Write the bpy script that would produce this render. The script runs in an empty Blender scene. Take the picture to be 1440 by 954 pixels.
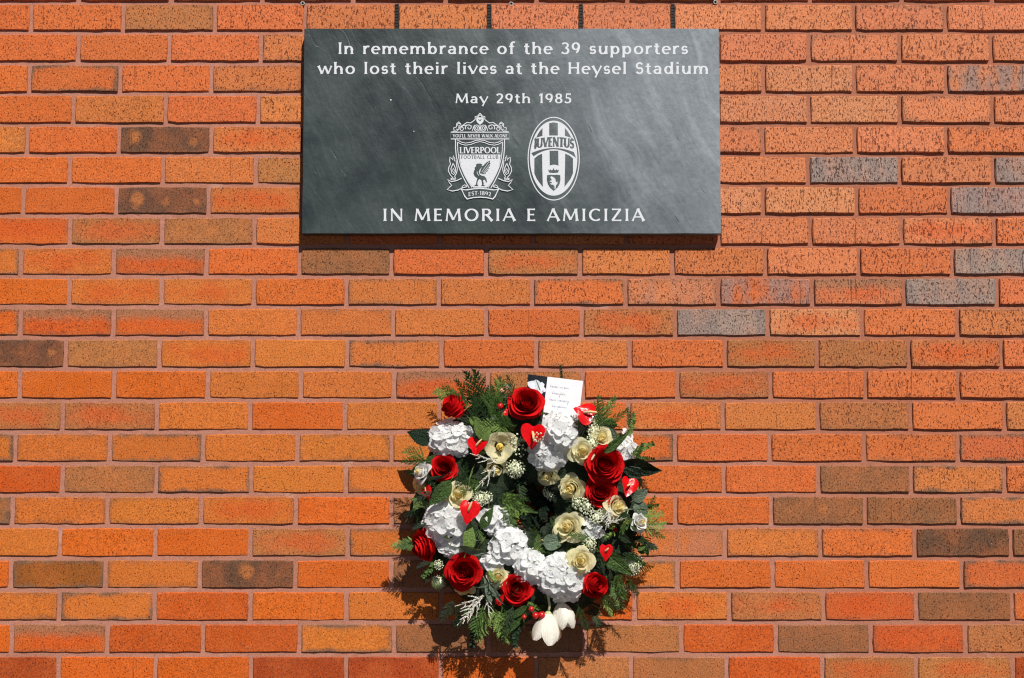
import bpy, bmesh, math, random
import numpy as np
from mathutils import Vector, Matrix
from mathutils.geometry import tessellate_polygon
PI = math.pi
scene = bpy.context.scene
COL = scene.collection

# ------------------------------------------------------------------ camera, sky, sun, exposure
F_PX, TAN_PITCH, DIST, EYE = 2000.0, 0.08, 3.398, 1.60
pitch = math.atan(TAN_PITCH)
cam_d = bpy.data.cameras.new('camera')
cam = bpy.data.objects.new('camera', cam_d); COL.objects.link(cam)
cam.location = (0, -DIST, EYE)
cam.rotation_euler = (PI/2 + pitch, 0, 0)
cam_d.sensor_width = 36.0; cam_d.lens = 50.0
cam_d.clip_start = 0.05; cam_d.clip_end = 500
scene.camera = cam

SUN = Vector((0.36, -1.0, 1.15)).normalized()
world = bpy.data.worlds.new('World'); scene.world = world; world.use_nodes = True
wn = world.node_tree.nodes; wl = world.node_tree.links
sky = wn.new('ShaderNodeTexSky'); sky.sky_type = 'NISHITA'; sky.sun_disc = False
sky.sun_elevation = math.asin(SUN.z); sky.sun_rotation = math.atan2(SUN.x, SUN.y)
sky.air_density = 0.4; sky.dust_density = 0.15; sky.altitude = 60
wl.new(sky.outputs[0], wn['Background'].inputs[0]); wn['Background'].inputs[1].default_value = 0.05
sun_d = bpy.data.lights.new('sun', 'SUN'); sun_d.energy = 5.0; sun_d.angle = math.radians(0.5)
sun_d.color = (1.0, 0.965, 0.90)
sun = bpy.data.objects.new('sun', sun_d); COL.objects.link(sun)
sun.rotation_euler = SUN.to_track_quat('Z', 'Y').to_euler(); sun.location = SUN*8 + Vector((0, 0, 1.6))
scene.view_settings.view_transform = 'Standard'; scene.view_settings.look = 'None'
scene.cycles.filter_width = 1.15
scene.view_settings.exposure = 0.18; scene.view_settings.gamma = 1.0

# ------------------------------------------------------------------ helpers
def at(px, py, Y=0.0):
    """point of the place at depth Y (wall face is Y=0) from measured photograph coordinates"""
    x = (px-720)/F_PX; y = -(py-477)/F_PX
    c, s = math.cos(pitch), math.sin(pitch)
    d = Vector((x, c - s*y, s + c*y))
    t = (Y + DIST)/d.y
    return Vector((d.x*t, Y, EYE + d.z*t))
MM = 0.225/132.0      # metres per photograph pixel near the middle of the wall

def lin(r, g, b):
    f = lambda c: (c/12.92 if c <= .04045 else ((c+.055)/1.055)**2.4)
    return (f(r/255), f(g/255), f(b/255))

def tag(o, label=None, cat=None, group=None, kind=None):
    if label: o['label'] = label
    if cat: o['category'] = cat
    if group: o['group'] = group
    if kind: o['kind'] = kind
    return o

def empty(name, loc):
    o = bpy.data.objects.new(name, None); COL.objects.link(o); o.location = loc
    o.empty_display_size = .05
    return o

def mesh(name, verts, faces, mat=None, smooth=False):
    me = bpy.data.meshes.new(name)
    me.from_pydata([tuple(v) for v in verts], [], [tuple(f) for f in faces])
    if mat: me.materials.append(mat)
    if smooth:
        me.polygons.foreach_set('use_smooth', [True]*len(me.polygons))
    me.update()
    return me

def link(name, me, parent=None, loc=(0, 0, 0), mat4=None, color=None):
    o = bpy.data.objects.new(name, me); COL.objects.link(o)
    if parent: o.parent = parent
    if mat4 is not None: o.matrix_local = mat4
    else: o.location = loc
    if color: o.color = (*color, 1.0)
    return o

class Geo:
    def __init__(s): s.v = []; s.f = []
    def add(s, verts, faces, M=None):
        b = len(s.v)
        s.v += [tuple(M @ Vector(v)) if M is not None else tuple(v) for v in verts]
        s.f += [tuple(b+i for i in f) for f in faces]
    def box(s, c, h, M=None):
        x, y, z = c; a, b, d = h
        vs = [(x+i*a, y+j*b, z+k*d) for i in (-1, 1) for j in (-1, 1) for k in (-1, 1)]
        s.add(vs, [(0,1,3,2),(4,6,7,5),(0,4,5,1),(2,3,7,6),(0,2,6,4),(1,5,7,3)], M)
    def tube(s, pts, rad, n=6, M=None, cap=True):
        pts = [Vector(p) for p in pts]; R = rad if isinstance(rad, (list, tuple)) else [rad]*len(pts)
        vs = []; fs = []
        up = Vector((.31, .17, .93))
        for i, p in enumerate(pts):
            t = (pts[min(i+1, len(pts)-1)] - pts[max(i-1, 0)]).normalized()
            a = t.cross(up).normalized(); b = t.cross(a)
            for k in range(n):
                th = 2*PI*k/n
                vs.append(p + (a*math.cos(th) + b*math.sin(th))*R[i])
        for i in range(len(pts)-1):
            for k in range(n):
                fs.append((i*n+k, i*n+(k+1) % n, (i+1)*n+(k+1) % n, (i+1)*n+k))
        if cap:
            fs.append(tuple(range(n))[::-1]); fs.append(tuple((len(pts)-1)*n+k for k in range(n)))
        s.add(vs, fs, M)
    def ball(s, c, r, nu=8, nv=5, sc=(1, 1, 1), M=None):
        c = Vector(c); vs = [c + Vector((0, 0, r*sc[2]))]; fs = []
        for j in range(1, nv):
            ph = PI*j/nv
            for i in range(nu):
                th = 2*PI*i/nu
                vs.append(c + Vector((r*sc[0]*math.sin(ph)*math.cos(th), r*sc[1]*math.sin(ph)*math.sin(th), r*sc[2]*math.cos(ph))))
        vs.append(c - Vector((0, 0, r*sc[2]))); L = len(vs)-1
        for i in range(nu): fs.append((0, 1+i, 1+(i+1) % nu))
        for j in range(nv-2):
            for i in range(nu):
                a = 1+j*nu+i; b = 1+j*nu+(i+1) % nu
                fs.append((a, a+nu, b+nu, b))
        for i in range(nu): fs.append((L, 1+(nv-2)*nu+(i+1) % nu, 1+(nv-2)*nu+i))
        s.add(vs, fs, M)
    def me(s, name, mat=None, smooth=False): return mesh(name, s.v, s.f, mat, smooth)

class N:
    """small node-graph writer"""
    def __init__(s, name):
        s.m = bpy.data.materials.new(name); s.m.use_nodes = True
        s.t = s.m.node_tree; s.b = s.t.nodes['Principled BSDF']; s.out = s.t.nodes['Material Output']
    def new(s, ty, **kw):
        n = s.t.nodes.new('ShaderNode'+ty)
        for k, v in kw.items(): setattr(n, k, v)
        return n
    def put(s, inp, v):
        if isinstance(v, bpy.types.NodeSocket): s.t.links.new(v, inp)
        elif v is not None:
            if isinstance(v, tuple) and len(v) == 3 and inp.type == 'RGBA': v = (*v, 1)
            inp.default_value = v
    def M(s, op, a, b=None, c=None, clamp=False):
        n = s.new('Math', operation=op, use_clamp=clamp)
        s.put(n.inputs[0], a); s.put(n.inputs[1], b)
        if c is not None: s.put(n.inputs[2], c)
        return n.outputs[0]
    def V(s, op, a, b=None):
        n = s.new('VectorMath', operation=op); s.put(n.inputs[0], a); s.put(n.inputs[1], b)
        return n.outputs[1] if op in ('LENGTH', 'DISTANCE', 'DOT_PRODUCT') else n.outputs[0]
    def mix(s, f, a, b, mode='MIX'):
        n = s.new('Mix', data_type='RGBA', blend_type=mode); s.put(n.inputs[0], f); s.put(n.inputs[6], a); s.put(n.inputs[7], b)
        return n.outputs[2]
    def noise(s, vec, scale, detail=2, rough=.5, w=None, col=False):
        n = s.new('TexNoise')
        if w is not None: n.noise_dimensions = '4D'; s.put(n.inputs['W'], w)
        s.put(n.inputs['Vector'], vec); s.put(n.inputs['Scale'], scale)
        n.inputs['Detail'].default_value = detail; n.inputs['Roughness'].default_value = rough
        return n.outputs[1 if col else 0]
    def ramp(s, v, lo, hi, a=0.0, b=1.0, smooth=True):
        n = s.new('MapRange', interpolation_type='SMOOTHSTEP' if smooth else 'LINEAR')
        s.put(n.inputs[0], v); s.put(n.inputs[1], lo); s.put(n.inputs[2], hi); s.put(n.inputs[3], a); s.put(n.inputs[4], b)
        return n.outputs[0]
    def attr(s, name, obj=True, vec=False):
        n = s.new('Attribute', attribute_name=name, attribute_type='OBJECT' if obj else 'GEOMETRY')
        return n.outputs[1] if vec else n.outputs[2]
    def sep(s, v):
        n = s.new('SeparateXYZ'); s.put(n.inputs[0], v); return n.outputs
    def comb(s, x, y, z):
        n = s.new('CombineXYZ'); s.put(n.inputs[0], x); s.put(n.inputs[1], y); s.put(n.inputs[2], z); return n.outputs[0]
    def bump(s, h, dist, strength=1.0, normal=None):
        n = s.new('Bump'); s.put(n.inputs['Height'], h); n.inputs['Distance'].default_value = dist
        n.inputs['Strength'].default_value = strength; s.put(n.inputs['Normal'], normal)
        return n.outputs[0]
    def set(s, **kw):
        for k, v in kw.items(): s.put(s.b.inputs[k.replace('_', ' ')], v)
        return s.m

# ------------------------------------------------------------------ wall materials
def brick_material(name, from_mesh):
    n = N(name)
    if from_mesh:
        P = n.attr('loc', False, True); base = n.attr('tint', False, True)
        q = n.sep(n.attr('heat', False, True)); edge, centre, seed = q[0], q[1], q[2]
        spot = top = band = 0.0; coarse = 0.35
    else:
        P = n.new('TexCoord').outputs['Object']; oi = n.new('ObjectInfo'); base = oi.outputs['Color']
        edge, centre, spot, top, band = (n.attr(a) for a in ('edge_heat', 'centre_heat', 'spot_heat', 'top_heat', 'band_heat'))
        seed = n.M('MULTIPLY', oi.outputs['Random'], 50.0); coarse = n.attr('coarse')
    x, y, z = n.sep(P)[:3]
    big = n.noise(P, 14, 2, .6, seed); mid = n.noise(P, 45, 3, .6, seed)
    wob = n.noise(P, 30, 3, .6, n.M('ADD', seed, 7.0))
    wb = n.M('SUBTRACT', wob, .5)
    # body colour: warmer and paler drifts
    c = n.mix(n.ramp(big, .35, .7), base, n.mix(.25, base, (.58, .15, .035)))
    c = n.mix(n.ramp(mid, .35, .75, 0, .35), c, n.mix(1.0, c, (1.12, 1.22, 1.4), 'MULTIPLY'))
    # fired centre patch
    ex = n.M('DIVIDE', x, .085); ez = n.M('DIVIDE', z, .022)
    rr = n.M('SQRT', n.M('ADD', n.M('MULTIPLY', ex, ex), n.M('MULTIPLY', ez, ez)))
    rr = n.M('ADD', n.M('ADD', rr, n.M('MULTIPLY', n.M('SUBTRACT', big, .5), 3.4)), n.M('MULTIPLY', wb, 1.6))
    c = n.mix(n.M('MULTIPLY', n.ramp(rr, .1, 1.7, 1, 0), n.M('MULTIPLY', centre, .75)), c, (.57, .085, .012))
    # burnt bands, top band
    nb = n.noise(n.comb(n.M('MULTIPLY', x, 1.0), 0.0, n.M('MULTIPLY', z, .25)), 26, 2, .6, seed)
    brown = (.17, .088, .05); grey = (.235, .175, .155)
    c = n.mix(n.M('MULTIPLY', n.ramp(n.M('ADD', nb, n.M('MULTIPLY', wb, .35)), .34, .62), band), c, grey)
    c = n.mix(n.M('MULTIPLY', n.ramp(n.M('ADD', z, n.M('MULTIPLY', wb, .03)), -.006, .022), n.M('MULTIPLY', top, .85)), c, (.30, .145, .075))
    # edge burning
    dx = n.M('SUBTRACT', .1075, n.M('ABSOLUTE', x)); dz = n.M('SUBTRACT', .0325, n.M('ABSOLUTE', z))
    d = n.M('ADD', n.M('SMOOTH_MIN', dx, dz, .008), n.M('ADD', n.M('MULTIPLY', wb, .022), n.M('MULTIPLY', n.M('SUBTRACT', big, .5), .022)))
    c = n.mix(n.M('MULTIPLY', n.ramp(d, -.003, .013, 1, 0), edge), c, n.mix(n.ramp(big, .4, .6), brown, (.26, .13, .07)))
    # three pale kiln marks
    sx = n.M('SUBTRACT', n.M('PINGPONG', n.M('ADD', n.M('ADD', x, .17), n.M('MULTIPLY', seed, .0004)), .0375), .0375)
    sr = n.M('SQRT', n.M('ADD', n.M('MULTIPLY', sx, sx), n.M('MULTIPLY', z, z)))
    sr = n.M('ADD', n.M('ADD', sr, n.M('MULTIPLY', wb, .026)), n.M('MULTIPLY', n.M('SUBTRACT', big, .43), .085))
    c = n.mix(n.M('MULTIPLY', n.ramp(sr, .003, .023, 1, 0), spot), c, (.50, .16, .04))
    # drag marks / pits
    Ps = n.comb(x, y, n.M('MULTIPLY', z, n.ramp(coarse, 0, 1, .75, .42)))
    p1 = n.noise(Ps, n.ramp(coarse, 0, 1, 360, 285), 2.5, .6, seed)
    dens = n.noise(P, 22, 1, .5, n.M('ADD', seed, 3.0))
    lim = n.M('SUBTRACT', n.ramp(coarse, 0, 1, .638, .594), n.M('MULTIPLY', dens, .06))
    pit = n.ramp(p1, lim, n.M('ADD', lim, .035))
    scratch = n.noise(n.comb(x, y, n.M('MULTIPLY', z, .06)), 190, 0, .5, n.M('ADD', seed, 5.0))
    scr = n.M('MULTIPLY', n.ramp(scratch, .74, .79), n.ramp(coarse, 0, 1, .3, .9))
    sand = n.noise(P, 900, 2, .7)
    fine = n.ramp(n.noise(P, 330, 3, .7, seed), .32, .70, .52, 1.44, False)
    c = n.mix(1.0, c, n.comb(fine, fine, fine), 'MULTIPLY')
    dark = n.mix(1.0, c, (.20, .10, .09), 'MULTIPLY')
    c = n.mix(n.M('MULTIPLY', pit, .88), c, dark)
    c = n.mix(n.M('MULTIPLY', scr, .6), c, dark)
    fl = n.ramp(n.noise(P, 520, 0, .5, n.M('ADD', seed, 11.0)), .80, .84)
    c = n.mix(n.M('MULTIPLY', fl, .7), c, (.72, .50, .36))
    h = n.M('SUBTRACT', n.M('MULTIPLY', sand, .18), n.M('MAXIMUM', pit, scr))
    h = n.M('ADD', h, n.M('MULTIPLY', mid, .8))
    n.set(Base_Color=c, Roughness=.62, Normal=n.bump(h, .0011, .9)); n.b.inputs['Specular IOR Level'].default_value = .25
    return n.m

MAT = {}
MAT['brick'] = brick_material('fired_clay_brick', False)
MAT['brick_far'] = brick_material('fired_clay_brick_margin', True)
def mortar_material():
    n = N('pink_mortar'); P = n.new('TexCoord').outputs['Object']
    a = n.noise(P, 3.0, 3, .6); g = n.noise(P, 700, 2, .7); m = n.noise(P, 60, 3, .6)
    c = n.mix(n.ramp(a, .3, .7), (.455, .205, .145), (.405, .175, .115))
    c = n.mix(n.ramp(g, .3, .7), n.mix(1.0, c, (.72, .68, .66), 'MULTIPLY'), n.mix(1.0, c, (1.15, 1.15, 1.18), 'MULTIPLY'))
    c = n.mix(n.ramp(m, .6, .8, 0, .45), c, (.24, .11, .07))
    px_, py_, pz_ = n.sep(P)[:3]
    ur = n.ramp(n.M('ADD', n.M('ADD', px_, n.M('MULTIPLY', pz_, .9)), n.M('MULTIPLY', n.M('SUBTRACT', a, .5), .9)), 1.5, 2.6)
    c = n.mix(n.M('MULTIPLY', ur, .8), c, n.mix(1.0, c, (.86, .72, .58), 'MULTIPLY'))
    bloom = n.M('MULTIPLY', n.ramp(n.noise(P, 11, 4, .65), .60, .72), .35)
    c = n.mix(bloom, c, (.56, .36, .28))
    dd = n.ramp(n.noise(P, 420, 0, .5), .70, .75, 0, .7)
    c = n.mix(dd, c, (.16, .07, .05))
    n.set(Base_Color=c, Roughness=.9, Normal=n.bump(n.M('ADD', n.M('MULTIPLY', g, .4), m), .0012, .8))
    n.b.inputs['Specular IOR Level'].default_value = .2
    return n.m
MAT['mortar'] = mortar_material()

def plain(name, col, rough=.5, spec=.5, metal=0.0, var=0.0, vscale=60, bump=0.0, bscale=300):
    n = N(name); P = n.new('TexCoord').outputs['Object']; c = col
    if var: c = n.mix(n.ramp(n.noise(P, vscale, 3, .6), .3, .7), tuple(v*(1-var) for v in col), tuple(min(1, v*(1+var)) for v in col))
    n.set(Base_Color=c, Roughness=rough, Metallic=metal)
    if bump: n.set(Normal=n.bump(n.noise(P, bscale, 3, .6), bump, 1.0))
    n.b.inputs['Specular IOR Level'].default_value = spec
    return n.m

# ------------------------------------------------------------------ the brick wall
# measured centre lines of the bed joints and of the upright joints of each course
BED = [4, 45.5, 89, 132, 175.5, 218, 260.5, 303.3, 346.5, 389, 431.7, 475, 519.3, 563, 607.5, 652, 696, 740.5, 785.5, 830, 875.5, 921, 966]
UP = [
 [111, 241, 369, 497, 627, 755, 883, 1011, 1139.5, 1268.6, 1396],
 [43.5, 173, 302, 429, 558, 687.7, 816.7, 946, 1074, 1201, 1330],
 [109.7, 238, 366.7, 495, 624, 753, 881, 1010, 1138, 1265.5, 1394],
 [41, 168.5, 297, 427, 556, 686, 816, 945, 1074, 1202, 1330.7],
 [103, 233, 363, 492, 621, 751, 880, 1010, 1138, 1266, 1396],
 [38, 167, 297, 427, 556, 686, 815, 944, 1073, 1203, 1331],
 [98, 229, 359.6, 489, 619, 748, 878, 1007, 1137, 1266, 1397],
 [32.5, 163, 293, 424, 554, 684, 814, 944, 1074, 1205, 1335],
 [98, 228, 358, 488, 619, 750, 881, 1011, 1140, 1268.6, 1399],
 [29, 160, 290, 421, 550.4, 684, 816, 946, 1077, 1208, 1340],
 [97, 227, 357, 487.3, 617.5, 748.5, 880, 1011, 1143, 1272, 1403],
 [28.5, 159.3, 289.5, 420, 553, 684, 818, 949.7, 1080, 1213, 1347],
 [92, 224, 355.6, 488, 621, 754.5, 886, 1020, 1149, 1279, 1409],
 [27.5, 160, 292, 423, 554.5, 686.5, 820, 953, 1084, 1217.6, 1348],
 [88, 220, 351.6, 485, 617.5, 750, 884, 1017, 1150.5, 1281, 1413.5],
 [21, 154, 285.4, 418, 551, 684, 817, 950, 1082.5, 1215.6, 1348],
 [87.5, 219.5, 353, 486.5, 619, 752, 885, 1018, 1151, 1282, 1413.4],
 [17, 150.6, 282.6, 416, 550.5, 684, 817, 950, 1085, 1216.7, 1349],
 [84, 218, 352, 489, 621, 754, 887, 1020, 1153.6, 1286.7, 1422],
 [15, 148, 281, 415, 550.3, 684, 817, 953, 1086.7, 1219, 1353],
 [83, 217, 352, 487, 620, 756, 892.7, 1026, 1158.5, 1289, 1424],
 [16, 150.6, 285.4, 421, 554, 687, 822.5, 958.5, 1091.5, 1225, 1358],
 [82, 218, 353, 486.7, 619.7, 754, 887.5, 1022, 1157, 1289, 1425]]
# look of every brick, left to right: body letter + firing letter
LOOK = [
 'o. o. t. te w. we w. we p. o. p. p.',
 'o. o. w. o. t. t. p. p. p. p. pe p.',
 'o. o. o. te o. t. o. t. p. pe p. p.',
 'o. oE o. te o. o. t. o. p. P. p. pB',
 'o. t. o. t. o. t. o. o. P. P. pe p.',
 'ts o. ms tc o. o. t. o. pe p. p. oe',
 'o. o. t. we o. t. o. o. p. gB p. gB',
 'o. o. ms tc t. o. o. t. P. P. o. gB',
 'oc wc ws t. o. o. t. o. p. p. pc o.',
 'tE tc cT o. b. o. wc t. t. p. o. gB',
 'o. tc tc o. te t. oE pb oB pT gB o.',
 'oE cT cT t. te t. o. wc gB Pc o. te',
 'ms w. tc t. tE o. te o. wc w. tc o.',
 'o. o. o. t. t. cT we o. wc o. o. o.',
 'wc wc t. o. t. t. o. tc t. w. o. t.',
 'tE te tE t. te t. t. oE o. o. oe rE',
 'r. w. tE t. te o. o. o. o. b. tE o.',
 'bE te te tc o. be o. o. o. bs b. tE',
 't. o. o. wc tE o. t. tb te oe m. b.',
 'o. nE te ms o. b. o. tE o. o. o. rE',
 'te tE r. o. t. o. o. tc wc rc b. oe',
 'o. cT r. r. tE b. b. w. r. b. rc w.',
 'R. o. o. R. R. o. w. we r. wc wc R.']
BODY = {'o': (222, 98, 38), 't': (216, 112, 52), 'w': (188, 112, 66), 'b': (154, 94, 62), 'm': (112, 72, 56), 'n': (160, 88, 48),
        'c': (212, 90, 40), 'r': (208, 84, 36), 'R': (180, 70, 38), 'p': (224, 116, 74), 'P': (222, 134, 96), 'g': (176, 136, 122)}  # pale letters p and P carry sun sheen in the body colour
def brick_rgb(k):
    r, g, b = lin(*BODY[k]); q = {'g': 1.0, 'P': .85, 'p': .66, 'm': .8, 'w': .85, 'b': .85, 't': .62}.get(k, .42); return [r*.755, g*(.87 if k in 'gP' else .83), b*q*.88]
FIRE = {'.': {}, 'e': dict(edge_heat=.55), 'E': dict(edge_heat=1.0), 'c': dict(centre_heat=.85, edge_heat=.35),
        'T': dict(centre_heat=.7, top_heat=.9, edge_heat=.5), 's': dict(spot_heat=.68, edge_heat=.3), 'b': dict(edge_heat=.5, band_heat=.3),
        'B': dict(band_heat=.75)}

wall = empty('brick_wall', (0, 0, 0))
tag(wall, 'sunlit stretcher-bond wall of mottled orange bricks with pink mortar joints', 'wall')

rnd = random.Random(5)
def brick_mesh(seed):
    """one rough-arrised brick: uneven face outline, worn edge, sides going back into the joint"""
    r = random.Random(seed); hx, hz = .1075, .0325; pts = []
    def side(x0, z0, x1, z1, k):
        for i in range(k):
            t = (i + (r.uniform(-.25, .25) if i else 0))/k
            pts.append([x0+(x1-x0)*t, z0+(z1-z0)*t])
    side(-hx, -hz, hx, -hz, 7); side(hx, -hz, hx, hz, 3); side(hx, hz, -hx, hz, 7); side(-hx, hz, -hx, -hz, 3)
    for p in pts:
        p[0] += r.uniform(-.0009, .0006)*(1 if p[0] > 0 else -1); p[1] += r.uniform(-.0014, .0005)*(1 if p[1] > 0 else -1)
    for i in (0, 7, 10, 17):       # blunted corners
        k = r.uniform(.986, .998); pts[i][0] *= k; pts[i][1] *= (k - .02)
    n = len(pts); vs = []; fs = []
    for s, y in ((1.0, .030), (1.0, .0022), (None, .0)):
        for (x, z) in pts:
            if s is None:
                b = r.uniform(.0012, .0024)
                vs.append((x - math.copysign(b, x)*(abs(x) > .10), y + r.uniform(-.0003, .0003), z - math.copysign(b, z)*(abs(z) > .027)))
            else: vs.append((x, y, z))
    for l in range(2):
        for i in range(n):
            fs.append((l*n+i, l*n+(i+1) % n, (l+1)*n+(i+1) % n, (l+1)*n+i))
    fs.append(tuple(range(2*n, 3*n)))
    me = mesh('brick', vs, fs, MAT['brick'])
    return me
BM = [brick_mesh(100+i) for i in range(14)]
rects = []          # (x0, x1, z0, z1) every brick slot on the wall face, in metres
LOWER = 0
for r_, ups in enumerate(UP):
    xs = [ups[0]-132, *ups, ups[-1]+131]
    yb = BED[r_]; yt = BED[r_-1] if r_ else BED[0]-41.5
    looks = LOOK[r_].split()
    for i in range(12):
        a, b = xs[i], xs[i+1]; ym = (yt+yb)/2
        X0, X1 = at(a, ym).x, at(b, ym).x; Z0, Z1 = at(720, yb).z, at(720, yt).z
        rects.append((X0, X1, Z0, Z1, r_))
        lk = looks[i]; w = X1-X0-.0098+rnd.uniform(-.0008, .0008); h = Z1-Z0-.0098+rnd.uniform(-.0008, .0006)
        fr = max(0, min(1, .5+.5*((a-720)/720) + .55*((420-ym)/420)))   # deeper, coarser work towards the upper right
        o = link('brick', rnd.choice(BM), wall)
        o.location = ((X0+X1)/2, rnd.uniform(-.0006, .0008) - .0012*fr*rnd.random(), (Z0+Z1)/2)
        flip = rnd.random() < .5
        o.scale = (w/.215, 1, h/.065)
        o.rotation_euler = (rnd.uniform(-.006, .006), rnd.uniform(-.0022, .0022) , rnd.uniform(-.0035, .0035))
        base = brick_rgb(lk[0]); pale = .30*fr if lk[0] in 'otprc' else 0.0   # paler, pinker towards the upper right: sun sheen put into the brick colour
        base = [a_*(1-pale)+b_*pale for a_, b_ in zip(base, (.60, .245, .145))]; k = rnd.uniform(.93, 1.08)
        o.color = (base[0]*k, base[1]*k*rnd.uniform(.95, 1.07), base[2]*k, 1)
        P = dict(edge_heat=.10, centre_heat=0.0, spot_heat=0.0, top_heat=0.0, band_heat=0.0); P.update(FIRE[lk[1]])
        if lk[0] in 'wb' and lk[1] == '.': P['edge_heat'] = .35
        for kk, v in P.items(): o[kk] = float(v)
        o['coarse'] = float(min(1, fr))
# bricks of the same wall beyond the picture, down to the pavement: one joined part
def margin_bricks():
    Z = [at(720, y).z for y in BED]; rows = []
    xs0 = [[at(u, (BED[r_]+(BED[r_-1] if r_ else BED[0]-41.5))/2).x for u in UP[r_]] for r_ in range(len(UP))]
    for r_ in range(len(UP)):
        zt = Z[r_-1] if r_ else Z[0]+.0745
        rows.append((Z[r_], zt, r_))
    rs = [R for R in rects]
    V = []; Fc = []; loc = []; tint = []; heat = []
    rr = random.Random(77); keys = 'ooottrwcbpo'
    def add(x0, x1, z0, z1):
        w = (x1-x0-.0098)/2; h = (z1-z0-.0098)/2; cx, cz = (x0+x1)/2, (z0+z1)/2; b = len(V); y = rr.uniform(-.0006, .0008)
        col = [v*rr.uniform(.93, 1.07) for v in brick_rgb(rr.choice(keys))]; e = rr.choice((.1, .1, .5, .9)); c_ = rr.choice((0, 0, .7)); sd = rr.uniform(0, 50)
        for (iy, ins) in ((.03, 0), (.0022, 0), (0, .0018)):
            for sx, sz in ((-1, -1), (1, -1), (1, 1), (-1, 1)):
                x = sx*(w-ins); z = sz*(h-ins); V.append((cx+x, y+iy, cz+z)); loc.append((x, iy, z)); tint.append((*col,)); heat.append((e, c_, sd))
        for l in (0, 4):
            for i in range(4): Fc.append((b+l+i, b+l+(i+1) % 4, b+l+4+(i+1) % 4, b+l+4+i))
        Fc.append((b+8, b+9, b+10, b+11))
    XL, XR = -2.9, 2.9
    for r_ in range(len(UP)):
        row = [q for q in rects if q[4] == r_]
        x0 = min(q[0] for q in row); x1 = max(q[1] for q in row); z0, z1 = row[0][2], row[0][3]
        x = x0
        while x > XL: add(x-.225, x, z0, z1); x -= .225
        x = x1
        while x < XR: add(x, x+.225, z0, z1); x += .225
    zt = rects[0][3]; k = 0
    while zt + k*.075 < 3.0:
        x = XL + (.1125 if k % 2 else 0) + .02
        while x < XR: add(x, x+.225, zt+k*.075, zt+(k+1)*.075); x += .225
        k += 1
    zb = Z[-1]; k = 0
    while zb - k*.075 > .0:
        x = XL + (0 if k % 2 else .1125) + .02
        while x < XR: add(x, x+.225, zb-(k+1)*.075, zb-k*.075); x += .225
        k += 1
    me = mesh('brick_margin', V, Fc, MAT['brick_far'])
    for nm, data in (('loc', loc), ('tint', tint), ('heat', heat)):
        a = me.attributes.new(nm, 'FLOAT_VECTOR', 'POINT'); a.data.foreach_set('vector', np.array(data, 'f').ravel())
    o = link('brick_margin', me, wall); tag(o, kind='stuff')
margin_bricks()

def smooth_noise(nx, nz, cell, seed):
    g = np.random.default_rng(seed).random((nz//cell+3, nx//cell+3))
    xs = np.arange(nx)/cell; zs = np.arange(nz)/cell
    xi = xs.astype(int); zi = zs.astype(int); fx = xs-xi; fz = zs-zi; fx = fx*fx*(3-2*fx); fz = fz*fz*(3-2*fz)
    A = g[zi][:, xi]; B = g[zi][:, xi+1]; C = g[zi+1][:, xi]; D = g[zi+1][:, xi+1]
    return (A*(1-fx)+B*fx)*(1-fz)[:, None] + (C*(1-fx)+D*fx)*fz[:, None] - .5
def mortar_bed():
    # fine sheet for the joints in view, raked back a little more towards the upper right
    x0, x1, z0, z1, s = -1.45, 1.45, .70, 2.80, .0045
    nx = int((x1-x0)/s)+1; nz = int((z1-z0)/s)+1
    X, Zg = np.meshgrid(np.linspace(x0, x1, nx), np.linspace(z0, z1, nz))
    fr = np.clip(.5+.5*X/1.2 + .55*(Zg-1.95)/.7, 0, 1)
    Y = .0033 + .0024*fr + .0011*smooth_noise(nx, nz, 3, 1) + .0013*smooth_noise(nx, nz, 14, 2) + .0012*smooth_noise(nx, nz, 60, 3)
    Y = np.maximum(Y, .0012)
    co = np.stack([X, Y, Zg], -1).reshape(-1, 3)
    idx = np.arange(nx*nz).reshape(nz, nx)
    q = np.stack([idx[:-1, :-1], idx[:-1, 1:], idx[1:, 1:], idx[1:, :-1]], -1).reshape(-1, 4)
    me = bpy.data.meshes.new('mortar'); me.vertices.add(len(co)); me.vertices.foreach_set('co', co.astype('f').ravel())
    me.loops.add(q.size); me.loops.foreach_set('vertex_index', q.astype('i').ravel())
    me.polygons.add(len(q)); me.polygons.foreach_set('loop_start', (np.arange(len(q))*4).astype('i'))
    me.polygons.foreach_set('use_smooth', np.ones(len(q), bool))
    me.update(calc_edges=True); me.materials.append(MAT['mortar'])
    link('mortar', me, wall)
    g = Geo()
    for (a, b, c, d) in ((-3.1, x0, -.1, 3.05), (x1, 3.1, -.1, 3.05), (x0, x1, -.1, z0), (x0, x1, z1, 3.05)):
        g.add([(a, .0035, c), (b, .0035, c), (b, .0035, d), (a, .0035, d)], [(0, 1, 2, 3)])
    g.box((0, .13, 1.475), (3.1, .095, 1.575))
    link('wall_core', g.me('wall_core', MAT['mortar']), wall)
mortar_bed()

# open weep vents over the plaque
MAT['vent'] = plain('dark_plastic', (.016, .015, .014), .55, .3, var=.3)
for ux in (558, 687.7, 816.7, 946):
    p = at(ux, 24.5); g = Geo()
    w, h = .0047, .0335
    g.box((0, .0016, 0), (w, .0008, h))
    for k in range(9):
        z = -h + (k+.5)*2*h/9
        M = Matrix.Translation((0, .0012, z)) @ Matrix.Rotation(.6, 4, 'X')
        g.box((0, 0, 0), (w*.85, .0010, .0008), M)
    for sx in (-1, 1): g.box((sx*w*.92, .0001, 0), (w*.1, .0016, h))
    link('weep_vent', g.me('weep_vent', MAT['vent']), wall, loc=(p.x, 0, p.z))
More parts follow.
